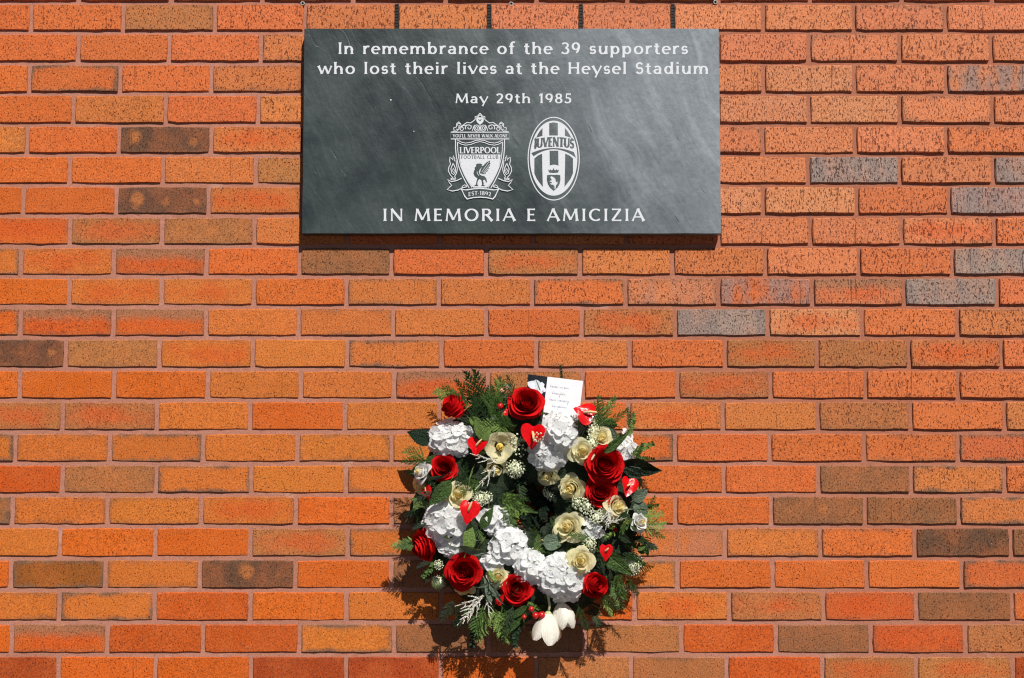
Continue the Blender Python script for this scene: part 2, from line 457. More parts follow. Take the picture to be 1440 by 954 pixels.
# plugged screw holes in the joint above the plaque
MAT['collar'] = plain('pale_plug', (.42, .38, .35), .5, .4, var=.2, vscale=400)
MAT['hole'] = plain('hole_inside', (.012, .009, .008), .9, .1)
for i, (ux, uy, lab) in enumerate(((425.5, 5, 'pale plugged screw hole in the joint just above the left corner of the plaque'),
                                   (719, 5.5, 'pale plugged screw hole in the joint above the middle of the plaque'),
                                   (1006, 3.2, 'pale plugged screw hole in the joint just above the right corner of the plaque'))):
    p = at(ux, uy); g = Geo(); r0, r1 = .0052, .0031; n_ = 14
    vs = []; fs = []
    for rr_, y in ((r0, .004), (r0, -.0005), (r0*.86, -.0012), (r1, -.0008), (r1*.95, .008)):
        for k in range(n_):
            t = 2*PI*k/n_; vs.append((rr_*math.cos(t)*(1+.06*math.sin(3*t+i)), y, rr_*math.sin(t)*(1+.07*math.cos(2*t+i))))
    for l in range(4):
        for k in range(n_): fs.append((l*n_+k, l*n_+(k+1) % n_, (l+1)*n_+(k+1) % n_, (l+1)*n_+k))
    g.add(vs, fs)
    e = link('wall_plug', g.me('wall_plug', MAT['collar'], True), loc=(p.x, 0, p.z))
    tag(e, lab, 'wall plug', 'plugged screw holes above the plaque')
    g = Geo(); g.add([(r1*math.cos(2*PI*k/n_), .0035, r1*math.sin(2*PI*k/n_)) for k in range(n_)], [tuple(range(n_))])
    link('hole', g.me('hole', MAT['hole']), e)

# pavement at the foot of the wall, reaching out to the horizon
n = N('pavement_flags'); P = n.new('TexCoord').outputs['Object']
c = n.mix(n.ramp(n.noise(P, 2.0, 4, .6), .3, .7), (.075, .072, .068), (.10, .096, .09)); c = n.mix(n.ramp(n.noise(P, 160, 3, .7), .3, .7), c, n.mix(1.0, c, (.8, .8, .8), 'MULTIPLY'))
MAT['pavement'] = n.set(Base_Color=c, Roughness=.9, Normal=n.bump(n.noise(P, 200, 3, .6), .002, .6))
n = N('ground_tarmac'); P = n.new('TexCoord').outputs['Object']
c = n.mix(n.ramp(n.noise(P, .7, 4, .6), .3, .7), (.045, .045, .046), (.065, .064, .062))
MAT['tarmac'] = n.set(Base_Color=c, Roughness=.92, Normal=n.bump(n.noise(P, 120, 3, .6), .003, .6))
g = Geo(); g.add([(-150, -150, -.12), (150, -150, -.12), (150, 150, -.12), (-150, 150, -.12)], [(0, 1, 2, 3)])
tag(link('ground', g.me('ground', MAT['tarmac'])), kind='structure')
g = Geo(); g.box((0, -1.19, -.06), (6, 1.18, .06))
tag(link('pavement', g.me('pavement', MAT['pavement'])), kind='structure')
# ------------------------------------------------------------------ the plaque
PY = -.032                      # front face of the slate
c0 = at(427, 40.5, PY); c1 = at(1012.5, 40.5, PY); c2 = at(1012.5, 329.5, PY); c3 = at(425.5, 328.5, PY)
PC = (c0+c1+c2+c3)/4; PC.y = 0
PW = ((c1.x-c0.x)+(c2.x-c3.x))/4; PH = ((c0.z-c3.z)+(c1.z-c2.z))/4
plaque = empty('memorial_plaque', (PC.x, 0, PC.z))
tag(plaque, 'dark grey slate memorial plaque with white inscription and two club badges on the wall', 'plaque')

def slate():
    n = N('riven_slate'); P = n.new('TexCoord').outputs['Object']; x, y, z = n.sep(P)[:3]
    # bedding streaks fall from upper left to lower right, strongest on the right
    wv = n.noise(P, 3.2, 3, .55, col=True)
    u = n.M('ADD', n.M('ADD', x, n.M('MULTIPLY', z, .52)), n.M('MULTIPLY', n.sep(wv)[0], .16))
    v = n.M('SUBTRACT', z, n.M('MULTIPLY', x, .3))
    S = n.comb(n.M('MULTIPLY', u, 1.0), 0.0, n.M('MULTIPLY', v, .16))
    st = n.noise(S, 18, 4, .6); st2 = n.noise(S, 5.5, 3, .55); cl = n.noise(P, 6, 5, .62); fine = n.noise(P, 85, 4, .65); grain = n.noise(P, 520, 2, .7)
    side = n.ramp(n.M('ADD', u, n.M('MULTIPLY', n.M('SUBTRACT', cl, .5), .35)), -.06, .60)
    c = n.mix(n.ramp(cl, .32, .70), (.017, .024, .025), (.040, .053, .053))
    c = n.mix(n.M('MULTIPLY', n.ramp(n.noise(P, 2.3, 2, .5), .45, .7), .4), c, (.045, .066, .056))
    c = n.mix(n.M('MULTIPLY', side, .85), c, (.215, .242, .265))  # paler right side: stone variation plus sun sheen put into the colour
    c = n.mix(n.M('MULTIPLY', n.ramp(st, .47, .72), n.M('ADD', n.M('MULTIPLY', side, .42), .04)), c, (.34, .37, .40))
    c = n.mix(n.M('MULTIPLY', n.ramp(st2, .42, .25, 0, 1), .35), c, (.045, .055, .055))
    f = n.ramp(fine, .3, .7, .84, 1.14, False); c = n.mix(1.0, c, n.comb(f, f, f), 'MULTIPLY')
    ln = n.noise(S, 60, 1, .5); crack = n.M('MULTIPLY', n.ramp(ln, .705, .73), n.ramp(n.noise(P, 9, 2, .5), .5, .6))
    c = n.mix(n.M('MULTIPLY', crack, .5), c, (.03, .035, .036))
    h = n.M('ADD', n.M('ADD', n.M('MULTIPLY', cl, 2.2), n.M('MULTIPLY', fine, .35)), n.M('ADD', n.M('MULTIPLY', st, 1.3), n.M('MULTIPLY', grain, .10)))
    h = n.M('SUBTRACT', h, n.M('MULTIPLY', crack, .4))
    n.set(Base_Color=c, Roughness=n.ramp(cl, .3, .7, .36, .47), Normal=n.bump(h, .0016, .8)); n.b.inputs['Specular IOR Level'].default_value = .5
    return n.m
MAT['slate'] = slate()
n = N('white_inlay'); P = n.new('TexCoord').outputs['Object']
MAT['inlay'] = n.set(Base_Color=n.mix(n.ramp(n.noise(P, 500, 3, .7), .25, .6), (.50, .52, .55), (.66, .67, .70)), Roughness=.6)

def slab():
    # riven stone slab: slightly uneven sawn edges, small chamfer
    r = random.Random(3); pts = []
    def side(x0, z0, x1, z1, k):
        for i in range(k):
            t = i/k; nx, nz = (z1-z0), -(x1-x0); L = math.hypot(nx, nz)
            d = r.uniform(-.0005, .0005) if i else 0
            pts.append((x0+(x1-x0)*t+nx/L*d, z0+(z1-z0)*t+nz/L*d))
    side(-PW, -PH, PW, -PH, 24); side(PW, -PH, PW, PH, 12); side(PW, PH, -PW, PH, 24); side(-PW, PH, -PW, -PH, 12)
    n_ = len(pts); vs = []; fs = []
    for y, i in ((-.002, 0), (PY+.0012, 0), (PY, .0011)):
        for x, z in pts: vs.append((x-math.copysign(i, x)*(abs(x) > PW-.01), y, z-math.copysign(i, z)*(abs(z) > PH-.01)))
    for l in range(2):
        for i in range(n_): fs.append((l*n_+i, l*n_+(i+1) % n_, (l+1)*n_+(i+1) % n_, (l+1)*n_+i))
    fs.append(tuple(range(2*n_, 3*n_))); fs.append(tuple(range(n_))[::-1])
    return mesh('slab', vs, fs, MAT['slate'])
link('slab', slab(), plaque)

class Ink:
    """flat shapes a hair proud of the slate, in photograph coordinates, layer by layer"""
    def __init__(s, name, tf=lambda x, y: (x, y)): s.name = name; s.g = {}; s.k = 0; s.tf = tf; s.sub = 'dark_field'; s.n = 0
    def geo(s, mat):
        key = (s.name if mat == 'inlay' else s.sub, mat, 0 if mat == 'inlay' else s.n)
        return s.g.setdefault(key, Geo())
    def part(s, nm): s.sub = nm; s.n += 1
    def pt(s, x, y):
        p = at(*s.tf(x, y), PY); return (p.x-PC.x, p.z-PC.z)
    def poly(s, pts, mat='inlay', lay=None):
        q = [s.pt(*p) for p in pts]
        if lay is None: s.k += 1; lay = s.k
        y = PY - .00012 - lay*.00003
        tris = tessellate_polygon([[Vector((a, b, 0)) for a, b in q]])
        out = []
        for t in tris:
            a, b, c = (q[i] for i in t)
            if (b[0]-a[0])*(c[1]-a[1])-(b[1]-a[1])*(c[0]-a[0]) < 0: t = t[::-1]
            out.append(t)
        s.geo(mat).add([(a, y, b) for a, b in q], out)
    def stroke(s, pts, w, mat='inlay', lay=None, closed=False):
        w = w if isinstance(w, (list, tuple)) else [w]*len(pts); n = len(pts); A = []; B = []
        if lay is None: s.k += 1; lay = s.k
        for i, (x, y) in enumerate(pts):
            if closed: a = pts[i-1]; b = pts[(i+1) % n]
            else: a = pts[max(i-1, 0)]; b = pts[min(i+1, n-1)]
            dx, dy = b[0]-a[0], b[1]-a[1]; L = math.hypot(dx, dy) or 1
            A.append((x-dy/L*w[i]/2, y+dx/L*w[i]/2)); B.append((x+dy/L*w[i]/2, y-dx/L*w[i]/2))
        yy = PY - .00012 - lay*.00003; q = [s.pt(*p) for p in A+B]
        fs = [(i, (i+1) % n, n+(i+1) % n, n+i) for i in range(n if closed else n-1)]
        s.geo(mat).add([(a, yy, b) for a, b in q], fs)
    def done(s, label=None, parent=None):
        top = None
        for (nm, m, _), g in s.g.items():
            o = link(nm, g.me(nm, MAT[m]), top or (parent or plaque))
            if top is None:
                top = o
                if label: tag(o, label)
        return top

# --- a flared roman drawn stroke by stroke: cap height 1, x-height .70
def arc(cx, cy, rx, ry, a0, a1, n=14):
    return [(cx+rx*math.cos(math.radians(a0+(a1-a0)*i/n)), cy+ry*math.sin(math.radians(a0+(a1-a0)*i/n))) for i in range(n+1)]
T, H = .185, .105     # stem and hairline
def L(x0, y0, x1, y1, w=T, fl=1): return ('L', x0, y0, x1, y1, w, fl)
def C(pts, wt=T, wh=H): return ('C', pts, wt, wh)
def V(x, y0, y1, w=T): return L(x, y0, x, y1, w)
def Hb(x0, x1, y, w=H): return L(x0, y, x1, y, w, .6)
def ring(cx, cy, rx, ry): return C(arc(cx, cy, rx, ry, 90, 450, 24))
def s_curve(cx, w, h, k=1.0):
    r = h/4
    return C(arc(cx+.01, h-r-.045, w*.46, r-.005, 25, 205, 10) + arc(cx+.01, h-r-.045, w*.46, r-.005, 225, 262, 3) + arc(cx-.01, r+.045, w*.5, r-.005, 75, 45, 2) + arc(cx-.01, r+.045, w*.5, r-.005, 25, -155, 10), .155, .125)
GL = {
 'I': (.34, [V(.17, 0, 1)]),
 'N': (.95, [V(.14, 0, 1, .12), V(.80, 0, 1, .12), L(.12, .98, .80, .03, .2, .2)]),
 'H': (.92, [V(.15, 0, 1), V(.76, 0, 1), Hb(.2, .7, .53)]),
 'M': (1.16, [L(.10, 0, .20, 1, .12), L(.20, .97, .57, .1, .19, .2), L(.57, .1, .93, .97, .11, .2), L(.93, 1, 1.02, 0, .19)]),
 'S': (.64, [s_curve(.32, .46, 1.0)]),
 'E': (.66, [V(.15, 0, 1), Hb(.15, .58, .95), Hb(.15, .52, .52), Hb(.15, .6, .05)]),
 'F': (.62, [V(.15, 0, 1), Hb(.15, .58, .95), Hb(.15, .52, .5)]),
 'O': (1.02, [ring(.51, .5, .40, .455)]),
 'R': (.82, [V(.15, 0, 1), C([(.15, .95), (.36, .95)]+arc(.38, .73, .22, .22, 85, -85, 10)+[(.36, .5), (.18, .5)]), L(.40, .50, .76, .0, .18)]),
 'P': (.70, [V(.15, 0, 1), C([(.15, .95), (.36, .95)]+arc(.38, .72, .22, .235, 85, -85, 10)+[(.36, .47), (.18, .47)])]),
 'B': (.72, [V(.15, 0, 1), C([(.15, .95), (.34, .95)]+arc(.36, .75, .19, .2, 85, -85, 10)+[(.34, .54), (.18, .54)]), C([(.2, .54), (.36, .54)]+arc(.38, .30, .23, .245, 85, -85, 10)+[(.36, .05), (.15, .05)])]),
 'A': (.92, [L(.06, 0, .44, 1, .115), L(.42, 1, .84, 0, .195), L(.2, .33, .68, .33, .1, 0)]),
 'C': (.86, [C(arc(.50, .5, .40, .455, 48, 312, 18))]),
 'G': (.92, [C(arc(.50, .5, .40, .455, 48, 312, 18)), V(.76, .12, .45, .15)]),
 'Z': (.80, [Hb(.10, .70, .95), L(.68, .96, .12, .04, .17, 0), Hb(.10, .74, .05)]),
 'Y': (.82, [L(.05, 1, .41, .46, .18), L(.78, 1, .41, .46, .115), V(.41, 0, .5)]),
 'U': (.90, [V(.14, .3, 1), C(arc(.44, .34, .30, .29, 180, 360, 12)), V(.74, .3, 1, .13)]),
 'L': (.62, [V(.15, 0, 1), Hb(.15, .58, .05)]),
 'V': (.88, [L(.06, 1, .44, .02, .19), L(.82, 1, .44, .02, .115)]),
 'W': (1.24, [L(.06, 1, .36, .02, .18), L(.62, .98, .36, .02, .11, 0), L(.62, .98, .90, .02, .18, 0), L(1.2, 1, .90, .02, .11)]),
 'K': (.84, [V(.15, 0, 1), L(.74, 1, .2, .47, .11), L(.34, .58, .8, 0, .18)]),
 'T': (.78, [V(.39, 0, .98), Hb(.04, .74, .95)]),
 'D': (.94, [V(.15, 0, 1), C([(.15, .95), (.36, .95)]+arc(.40, .5, .42, .45, 85, -85, 14)+[(.36, .05), (.15, .05)])]),
 'J': (.50, [V(.30, .18, 1), C(arc(.12, .18, .18, .2, 0, -80, 8))]),
 "'": (.22, [L(.11, .72, .13, 1, .12)]),
 '-': (.30, [L(.08, .45, .22, .45, .14, 0)]),
 'n': (.78, [V(.15, 0, .70), C(arc(.40, .40, .21, .25, 165, 0, 10)), V(.61, 0, .42)]),
 'm': (1.20, [V(.15, 0, .70), C(arc(.38, .40, .20, .25, 165, 0, 10)), V(.58, 0, .42), C(arc(.81, .40, .21, .25, 165, 0, 10)), V(1.03, 0, .42)]),
 'h': (.78, [V(.15, 0, 1.04), C(arc(.40, .40, .21, .25, 165, 0, 10)), V(.61, 0, .42)]),
 'u': (.78, [V(.16, .26, .70), C(arc(.37, .28, .21, .25, 180, 345, 10)), V(.62, 0, .70)]),
 'r': (.54, [V(.15, 0, .70), C(arc(.40, .40, .22, .26, 165, 62, 7), .19, .14)]),
 'e': (.68, [C(arc(.345, .345, .26, .31, 0, 312, 18)), L(.12, .37, .60, .37, .09, 0)]),
 'o': (.76, [ring(.38, .345, .27, .31)]),
 'c': (.60, [C(arc(.36, .345, .26, .31, 48, 312, 14))]),
 'b': (.78, [V(.15, .03, 1.04), ring(.41, .345, .23, .30)]),
 'd': (.78, [V(.62, 0, 1.04), ring(.36, .345, .23, .30)]),
 'p': (.78, [V(.15, -.30, .70), ring(.41, .345, .23, .30)]),
 'a': (.68, [V(.52, 0, .45), C(arc(.32, .44, .20, .215, 0, 150, 9), T, .12), C(arc(.30, .21, .20, .165, 60, 330, 12))]),
 'f': (.50, [V(.22, 0, .84), C(arc(.40, .84, .18, .19, 180, 65, 7), T, .13), Hb(.05, .42, .65)]),
 't': (.50, [V(.22, .18, .90), C(arc(.38, .18, .16, .15, 180, 300, 7), T, .12), Hb(.04, .42, .65)]),
 's': (.56, [s_curve(.28, .38, .70)]),
 'l': (.34, [V(.17, 0, 1.04)]),
 'i': (.34, [V(.17, 0, .70), L(.17, .86, .17, 1.0, .19, 0)]),
 'v': (.72, [L(.06, .70, .37, .02, .185), L(.68, .70, .37, .02, .115)]),
 'w': (1.06, [L(.05, .70, .31, .02, .18), L(.53, .68, .31, .02, .11, 0), L(.53, .68, .77, .02, .18, 0), L(1.02, .70, .77, .02, .11)]),
 'y': (.74, [L(.06, .70, .38, .04, .185), L(.70, .70, .26, -.30, .12)]),
 '3': (.66, [C(arc(.29, .75, .22, .205, 150, -80, 11), .16, .11), C(arc(.29, .28, .26, .24, 80, -150, 12), .18, .12)]),
 '9': (.70, [ring(.34, .67, .23, .28), C(arc(.19, .66, .385, .62, 0, -62, 9), .17, .11)]),
 '2': (.68, [C(arc(.32, .72, .23, .235, 160, -25, 10)+[(.42, .42), (.14, .08)], .18, .12), Hb(.10, .62, .05, .12)]),
 '1': (.46, [V(.27, 0, 1), L(.28, .98, .08, .80, .11, 0)]),
 '8': (.70, [ring(.35, .75, .19, .205), ring(.35, .27, .235, .235)]),
 '5': (.64, [L(.18, .5, .20, .95, .11, 0), Hb(.18, .56, .945, .13), C(arc(.28, .30, .25, .26, 115, -150, 12), .18, .12)]),
 ' ': (.42, []),
}
def text(ink, s, x0, x1, base, cap, mat='inlay', weight=1.0, track=.06, curve=None, lay=None, slant=0.0):
    """set s between x0 and x1 with its baseline at base; curve(x)->(dy, dydx) bends the baseline"""
    adv = sum(GL[ch][0]+track for ch in s) - track; kx = (x1-x0)/adv; x = 0.0
    l0 = ink.k if lay is None else lay
    for ch in s:
        w, prims = GL[ch]
        for j, p in enumerate(prims):
            if p[0] == 'L':
                _, ax, ay, bx, by, t, fl = p; t *= weight; e = .10*weight
                if fl:
                    n = 6; pts = [(ax+(bx-ax)*i/n, ay+(by-ay)*i/n) for i in range(n+1)]
                    Ls = math.hypot(bx-ax, by-ay); ux, uy = (bx-ax)/Ls, (by-ay)/Ls
                    f = [0, min(.10, Ls*.2), min(.22, Ls*.35), .5*Ls, Ls-min(.22, Ls*.35), Ls-min(.10, Ls*.2), Ls]
                    k = [1+.50*fl, 1+.10*fl, 1, .97, 1, 1+.10*fl, 1+.50*fl]
                    pts = [(ax+ux*d, ay+uy*d) for d in f]; ws = [t*q for q in k]
                else: pts = [(ax, ay), (bx, by)]; ws = [t, t]
            else:
                _, pts, wt, wh = p; ws = []
                for i in range(len(pts)):
                    a = pts[max(i-1, 0)]; b = pts[min(i+1, len(pts)-1)]
                    dx, dy = b[0]-a[0], b[1]-a[1]; q = abs(dy)/(math.hypot(dx, dy) or 1)
                    ws.append((wh+(wt*1.04-wh)*q**1.3)*weight)
            out = []
            for (a, b) in pts:
                gx = x0 + (x+a+slant*b)*kx; gy = base - b*cap
                if curve: gy += curve(gx)
                out.append((gx, gy))
            ink.stroke(out, [t*cap for t in ws], mat, lay=l0+j+1)
        x += w + track
    ink.k = max(ink.k, l0+5)

for s_, xa, xb, bl, cp in (('In remembrance of the 39 supporters', 475, 968, 76.2, 16.2), ('who lost their lives at the Heysel Stadium', 447, 997, 104.2, 16.2),
                      ('May 29th 1985', 640, 804, 145.3, 13.4), ('IN MEMORIA E AMICIZIA', 538, 907, 311, 17.2)):
    tr_ = .16 if s_.startswith('IN') else .10; adv = lambda q: sum(GL[c_][0]+tr_ for c_ in q); kx = (xb-xa)/(adv(s_)-tr_); i0 = 0
    for wd in s_.split(' '):
        a_ = xa + adv(s_[:i0])*kx
        ik = Ink('inscription'); text(ik, wd, a_, a_+(adv(wd)-tr_)*kx, bl, cp, weight=1.02 if s_[0] != 'M' else 1.05, track=tr_)
        ik.done('word '+wd+' in white flared capitals' if wd.isupper() else 'word '+wd+' in white lettering'); i0 += len(wd)+1

# --- left badge: crest with scrolls, motto band, shield with bird, flames and ribbon
ik = Ink('shield_badge', lambda x, y: (620 + x/6.815, 150 + y/6.815))
def mir(pts): return [(750-x, y) for x, y in pts]
def both(pts, w, **k): ik.stroke(pts, w, **k); ik.stroke(mir(pts), w, **k)
W1 = 8
both([(100, 246), (128, 238), (122, 205), (150, 196), (150, 166), (172, 148), (190, 168), (196, 190), (228, 168), (250, 152), (285, 158), (318, 134)], W1)
both([(318, 134), (330, 122), (328, 98), (352, 92), (375, 64)], W1)
ik.poly([(340, 104), (410, 104), (410, 140), (396, 160), (375, 172), (354, 160), (340, 140)])
ik.part('small_mark'); ik.stroke([(360, 124), (376, 140), (388, 118)], 8, 'slate')
both([(375, 80), (352, 102)], 6)
def spiral(cx, cy, r, t0, turns, w, flip=1):
    pts = [(cx+flip*r*(1-i/26)*math.cos(t0+turns*2*PI*i/26), cy+r*(1-i/26)*.9*math.sin(t0+turns*2*PI*i/26)) for i in range(24)]
    both(pts, [w*(1-.4*i/24) for i in range(24)])
spiral(268, 202, 36, 2.6, 1.5, 9); spiral(196, 218, 30, 3.4, 1.3, 8); spiral(150, 224, 18, .5, 1.1, 7, -1)
both([(166, 226), (210, 186), (260, 176), (300, 190)], 7); both(arc(172, 176, 12, 14, 0, 330, 10), 6)
for rr_ in (26, 12): both(arc(343, 208, rr_*.95, rr_*1.15, 0, 360, 16), 7)
ik.stroke([(375, 170), (375, 240)], 8)
both([(300, 236), (312, 200), (324, 178)], 7)
ik.stroke([(96, 247), (654, 247), (654, 312), (96, 312)], 9, closed=True)
text(ik, "YOU'LL NEVER WALK ALONE", 114, 638, 298, 32, weight=1.0, track=.08)
# shield outline, two lines and curtain
both([(140, 316), (140, 400), (148, 480), (168, 570), (200, 650), (240, 730), (270, 780)], 9)
sh = [(160, 340), (162, 420), (172, 500), (192, 580), (224, 655), (262, 725), (298, 778)]
both(sh, 7)
for d_ in (0, 20): both([(158, 322+d_), (195, 342+d_), (235, 352+d_), (285, 346+d_), (335, 326+d_), (375, 318+d_ if d_ else 322)], 7)
both([(158, 380), (158, 345)], 6)
fill = [(178, 462), (572, 462), (566, 520), (552, 590), (524, 655), (490, 715), (452, 768), (440, 778), (310, 778), (298, 768), (260, 715), (226, 655), (198, 590), (184, 520)]
ik.poly(fill)
text(ik, 'LIVERPOOL', 180, 570, 450, 60, weight=1.1, track=.03)
ik.part('club_lettering'); text(ik, 'FOOTBALL CLUB', 194, 552, 503, 33, 'slate', weight=.9, track=.08)
# the bird, dark on the white shield
ik.part('bird'); ik.poly([(322, 588), (340, 572), (336, 558), (352, 548), (380, 548), (400, 560), (388, 566), (404, 574), (386, 590), (372, 606), (364, 632), (372, 652), (392, 664), (416, 668), (436, 690),
         (442, 724), (434, 734), (428, 712), (414, 700), (404, 712), (412, 740), (408, 752), (430, 762), (384, 764), (396, 750), (388, 706), (368, 696), (352, 720), (350, 750), (362, 762), (312, 764), (336, 750), (342, 716), (350, 690), (322, 668), (312, 640), (320, 612), (336, 594), (332, 606)], 'slate')
ik.poly([(372, 640), (384, 600), (408, 566), (436, 538), (474, 516), (468, 540), (476, 546), (464, 562), (472, 570), (456, 584), (464, 596), (446, 606), (450, 620), (432, 628), (430, 644), (410, 650)], 'slate')
for a, b in (((390, 630), (462, 530)), ((402, 640), (464, 560)), ((414, 644), (458, 588))): ik.stroke([a, b], 4)
ik.stroke([(346, 624), (350, 646), (366, 664)], 5)
# flames
fl = [(100, 700), (112, 680), (92, 660), (72, 620), (76, 585), (92, 555), (84, 520), (88, 485), (104, 500), (112, 520), (122, 470), (134, 500), (130, 525), (146, 520), (150, 560), (158, 600), (150, 640), (132, 670), (140, 690)]
both(fl, 8)
both([(118, 545), (96, 600), (104, 640), (122, 655), (142, 625), (138, 590), (118, 545)], 8); both([(120, 590), (112, 620), (122, 636), (130, 616), (120, 590)], 6)
both([(92, 690), (146, 690), (138, 704), (100, 704), (92, 690)], 7)
# ribbon
both([(200, 690), (150, 712), (104, 722), (64, 702), (84, 735), (104, 758), (60, 798), (110, 812), (165, 802), (210, 780), (250, 770)], 9)
both([(200, 790), (206, 766), (228, 752), (250, 764)], 7)
ik.poly([(190, 792), (240, 796), (310, 786), (375, 780), (440, 786), (510, 796), (560, 792), (540, 830), (524, 868), (500, 894), (440, 880), (375, 876), (310, 880), (250, 894), (226, 868), (210, 830)])
ik.part('ribbon_field'); ik.poly([(206, 802), (250, 806), (312, 796), (375, 791), (438, 796), (500, 806), (544, 802), (528, 836), (512, 864), (494, 882), (440, 869), (375, 865), (310, 869), (256, 882), (238, 864), (222, 836)], 'slate')
text(ik, 'EST-1892', 264, 482, 852, 38, weight=.98, track=.10, curve=lambda x: .0011*(x-373)**2-2)
ik.done('white engraved crest with bird on a shield, motto band, flames and ribbon')

# --- right badge: oval with stripes, lettered band, crown and small shield
ik = Ink('oval_badge', lambda x, y: (730 + x/6.81, 150 + y/6.81))
ik.stroke(arc(331, 500, 245, 396, 0, 354, 59), 9, closed=True)
ik.poly(arc(331, 495, 227, 359, 0, 356, 60))
def ell_y(x, rx=205, ry=340, up=True):
    q = max(0, 1-((x-331)/rx)**2)**.5*ry
    return 495-q if up else 495+q
lb = [(x, ell_y(x)) for x in (152, 165, 180, 200, 224)]
ik.part('dark_stripe'); ik.poly([(152, 302)]+lb+[(224, 282)], 'slate'); ik.part('dark_stripe'); ik.poly([(662-x, y) for x, y in [(152, 302)]+lb+[(224, 282)]], 'slate')
ik.part('dark_stripe'); ik.poly([(288, 160), (331, 152), (371, 160), (371, 278), (288, 278)], 'slate')
top = [(x, 396+.00125*(x-331)**2+.0000002*(x-331)**4*0) for x in range(116, 547, 26)]
ik.part('arched_line'); ik.poly([(x, 398+.00105*(x-331)**2) for x in range(116, 548, 24)]+[(x, 410+.00180*(x-331)**2) for x in range(546, 114, -24)], 'slate')
ik.part('band_lettering'); text(ik, 'JUVENTUS', 138, 524, 386, 92, 'slate', weight=1.25, track=.02, curve=lambda x: .00052*(x-331)**2, slant=.04)
for fx in (lambda x: x, lambda x: 662-x):
    ik.part('dark_stripe'); ik.poly([(fx(146), 498), (fx(180), 470), (fx(220), 452), (fx(222), 560), (fx(227), 770), (fx(196), 730), (fx(168), 690), (fx(146), 640)], 'slate')
ik.part('dark_stripe'); ik.poly([(292, 424), (375, 424), (377, 566)]+[(362, 560), (334, 555), (306, 560), (294, 566)], 'slate')
ik.part('crown'); ik.poly([(278, 604), (296, 612), (302, 598), (308, 612), (322, 608), (330, 588), (338, 608), (352, 612), (358, 598), (364, 612), (382, 604), (374, 632), (331, 636), (288, 632)], 'slate')
ik.part('small_shield'); ik.poly([(268, 658), (300, 654), (331, 656), (362, 654), (394, 658), (396, 700), (388, 740), (368, 776), (331, 808), (294, 776), (274, 740), (266, 700)], 'slate')
ik.poly([(304, 668), (328, 676), (346, 694), (352, 718), (364, 730), (370, 712), (366, 744), (354, 752), (350, 784), (338, 790), (340, 766), (326, 750), (306, 748), (296, 738), (316, 734), (310, 722), (292, 722), (304, 708), (318, 708), (306, 694), (300, 680)])
ik.done('white engraved oval badge with stripes, crown and small bull shield')
# chips in the stone
for i, (x, y, r_) in enumerate(((549.5, 141, 1.5), (582, 185, 1.0))):
    p = at(x, y, PY); g = Geo(); g.ball((0, 0, 0), r_*MM, 7, 5, (1, .3, .8))
    link('chip', g.me('chip', MAT['inlay'], True), plaque, loc=(p.x-PC.x, PY+.0002, p.z-PC.z))
# ------------------------------------------------------------------ plant materials
def petal_mat(name, col, inner=None, r0=.25, r1=.8, rough=.5, trans=.22, var=.08, spec=.3, vein=0.0, bumpk=.35):
    n = N(name); P = n.new('TexCoord').outputs['Object']; x, y, z = n.sep(P)[:3]
    c = col
    if inner:
        r = n.M('SQRT', n.M('ADD', n.M('MULTIPLY', x, x), n.M('MULTIPLY', y, y)))
        r = n.M('ADD', r, n.M('MULTIPLY', n.M('SUBTRACT', n.noise(P, 3, 2), .5), .3))
        c = n.mix(n.ramp(r, r0, r1), inner, col)
    v = n.ramp(n.noise(P, 5, 3, .6), .3, .7, 1-var, 1+var, False)
    c = n.mix(1.0, c, n.comb(v, v, v), 'MULTIPLY')
    a = n.new('TexWave', wave_type='BANDS', bands_direction='X')
    n.put(a.inputs['Vector'], P); a.inputs['Scale'].default_value = 5; a.inputs['Distortion'].default_value = 3; a.inputs['Detail'].default_value = 2
    n.set(Base_Color=c, Roughness=rough, Normal=n.bump(n.M('ADD', n.noise(P, 7, 3, .6), n.M('MULTIPLY', a.outputs[1], .25+vein)), .05, bumpk))
    n.b.inputs['Specular IOR Level'].default_value = spec
    t = n.new('BsdfTranslucent'); n.put(t.inputs[0], c)
    mx = n.new('MixShader'); mx.inputs[0].default_value = trans
    n.t.links.new(n.b.outputs[0], mx.inputs[1]); n.t.links.new(t.outputs[0], mx.inputs[2]); n.t.links.new(mx.outputs[0], n.out.inputs[0])
    return n.m
MAT['rose'] = petal_mat('red_rose_petal', (.60, .003, .004), rough=.7, trans=.05, var=.18, spec=.15)
MAT['rose_core'] = petal_mat('red_rose_heart', (.46, .002, .003), rough=.7, trans=.03, var=.15, spec=.15)
MAT['cream'] = petal_mat('cream_petal', (.95, .88, .56), (.96, .82, .38), .02, .45, rough=.55, trans=.48)
MAT['white'] = petal_mat('white_petal', (.86, .85, .82), (.78, .74, .50), .02, .3, rough=.55, trans=.28)
MAT['floret'] = petal_mat('hydrangea_floret', (.95, .95, .95), (.86, .88, .74), .02, .16, rough=.6, trans=.45, var=.05)
MAT['anthurium'] = petal_mat('anthurium_spathe', (.62, .003, .004), rough=.22, trans=.12, var=.15, spec=.4, bumpk=.10)
MAT['spadix'] = plain('spadix', (.78, .52, .26), .6, .3, var=.15, vscale=300, bump=.001)
MAT['blossom'] = plain('tiny_blossom', (.66, .69, .48), .6, .3, var=.3, vscale=5)
MAT['astilbe'] = plain('astilbe_plume', (.76, .73, .64), .65, .2, var=.2, vscale=200)
MAT['berry'] = plain('red_berry', (.50, .010, .010), .22, .6, var=.2, vscale=120)
MAT['pink_berry'] = plain('blush_berry', (.62, .28, .18), .3, .5, var=.3, vscale=120)
MAT['stem'] = plain('stem', (.10, .15, .05), .6, .3, var=.3, vscale=80)
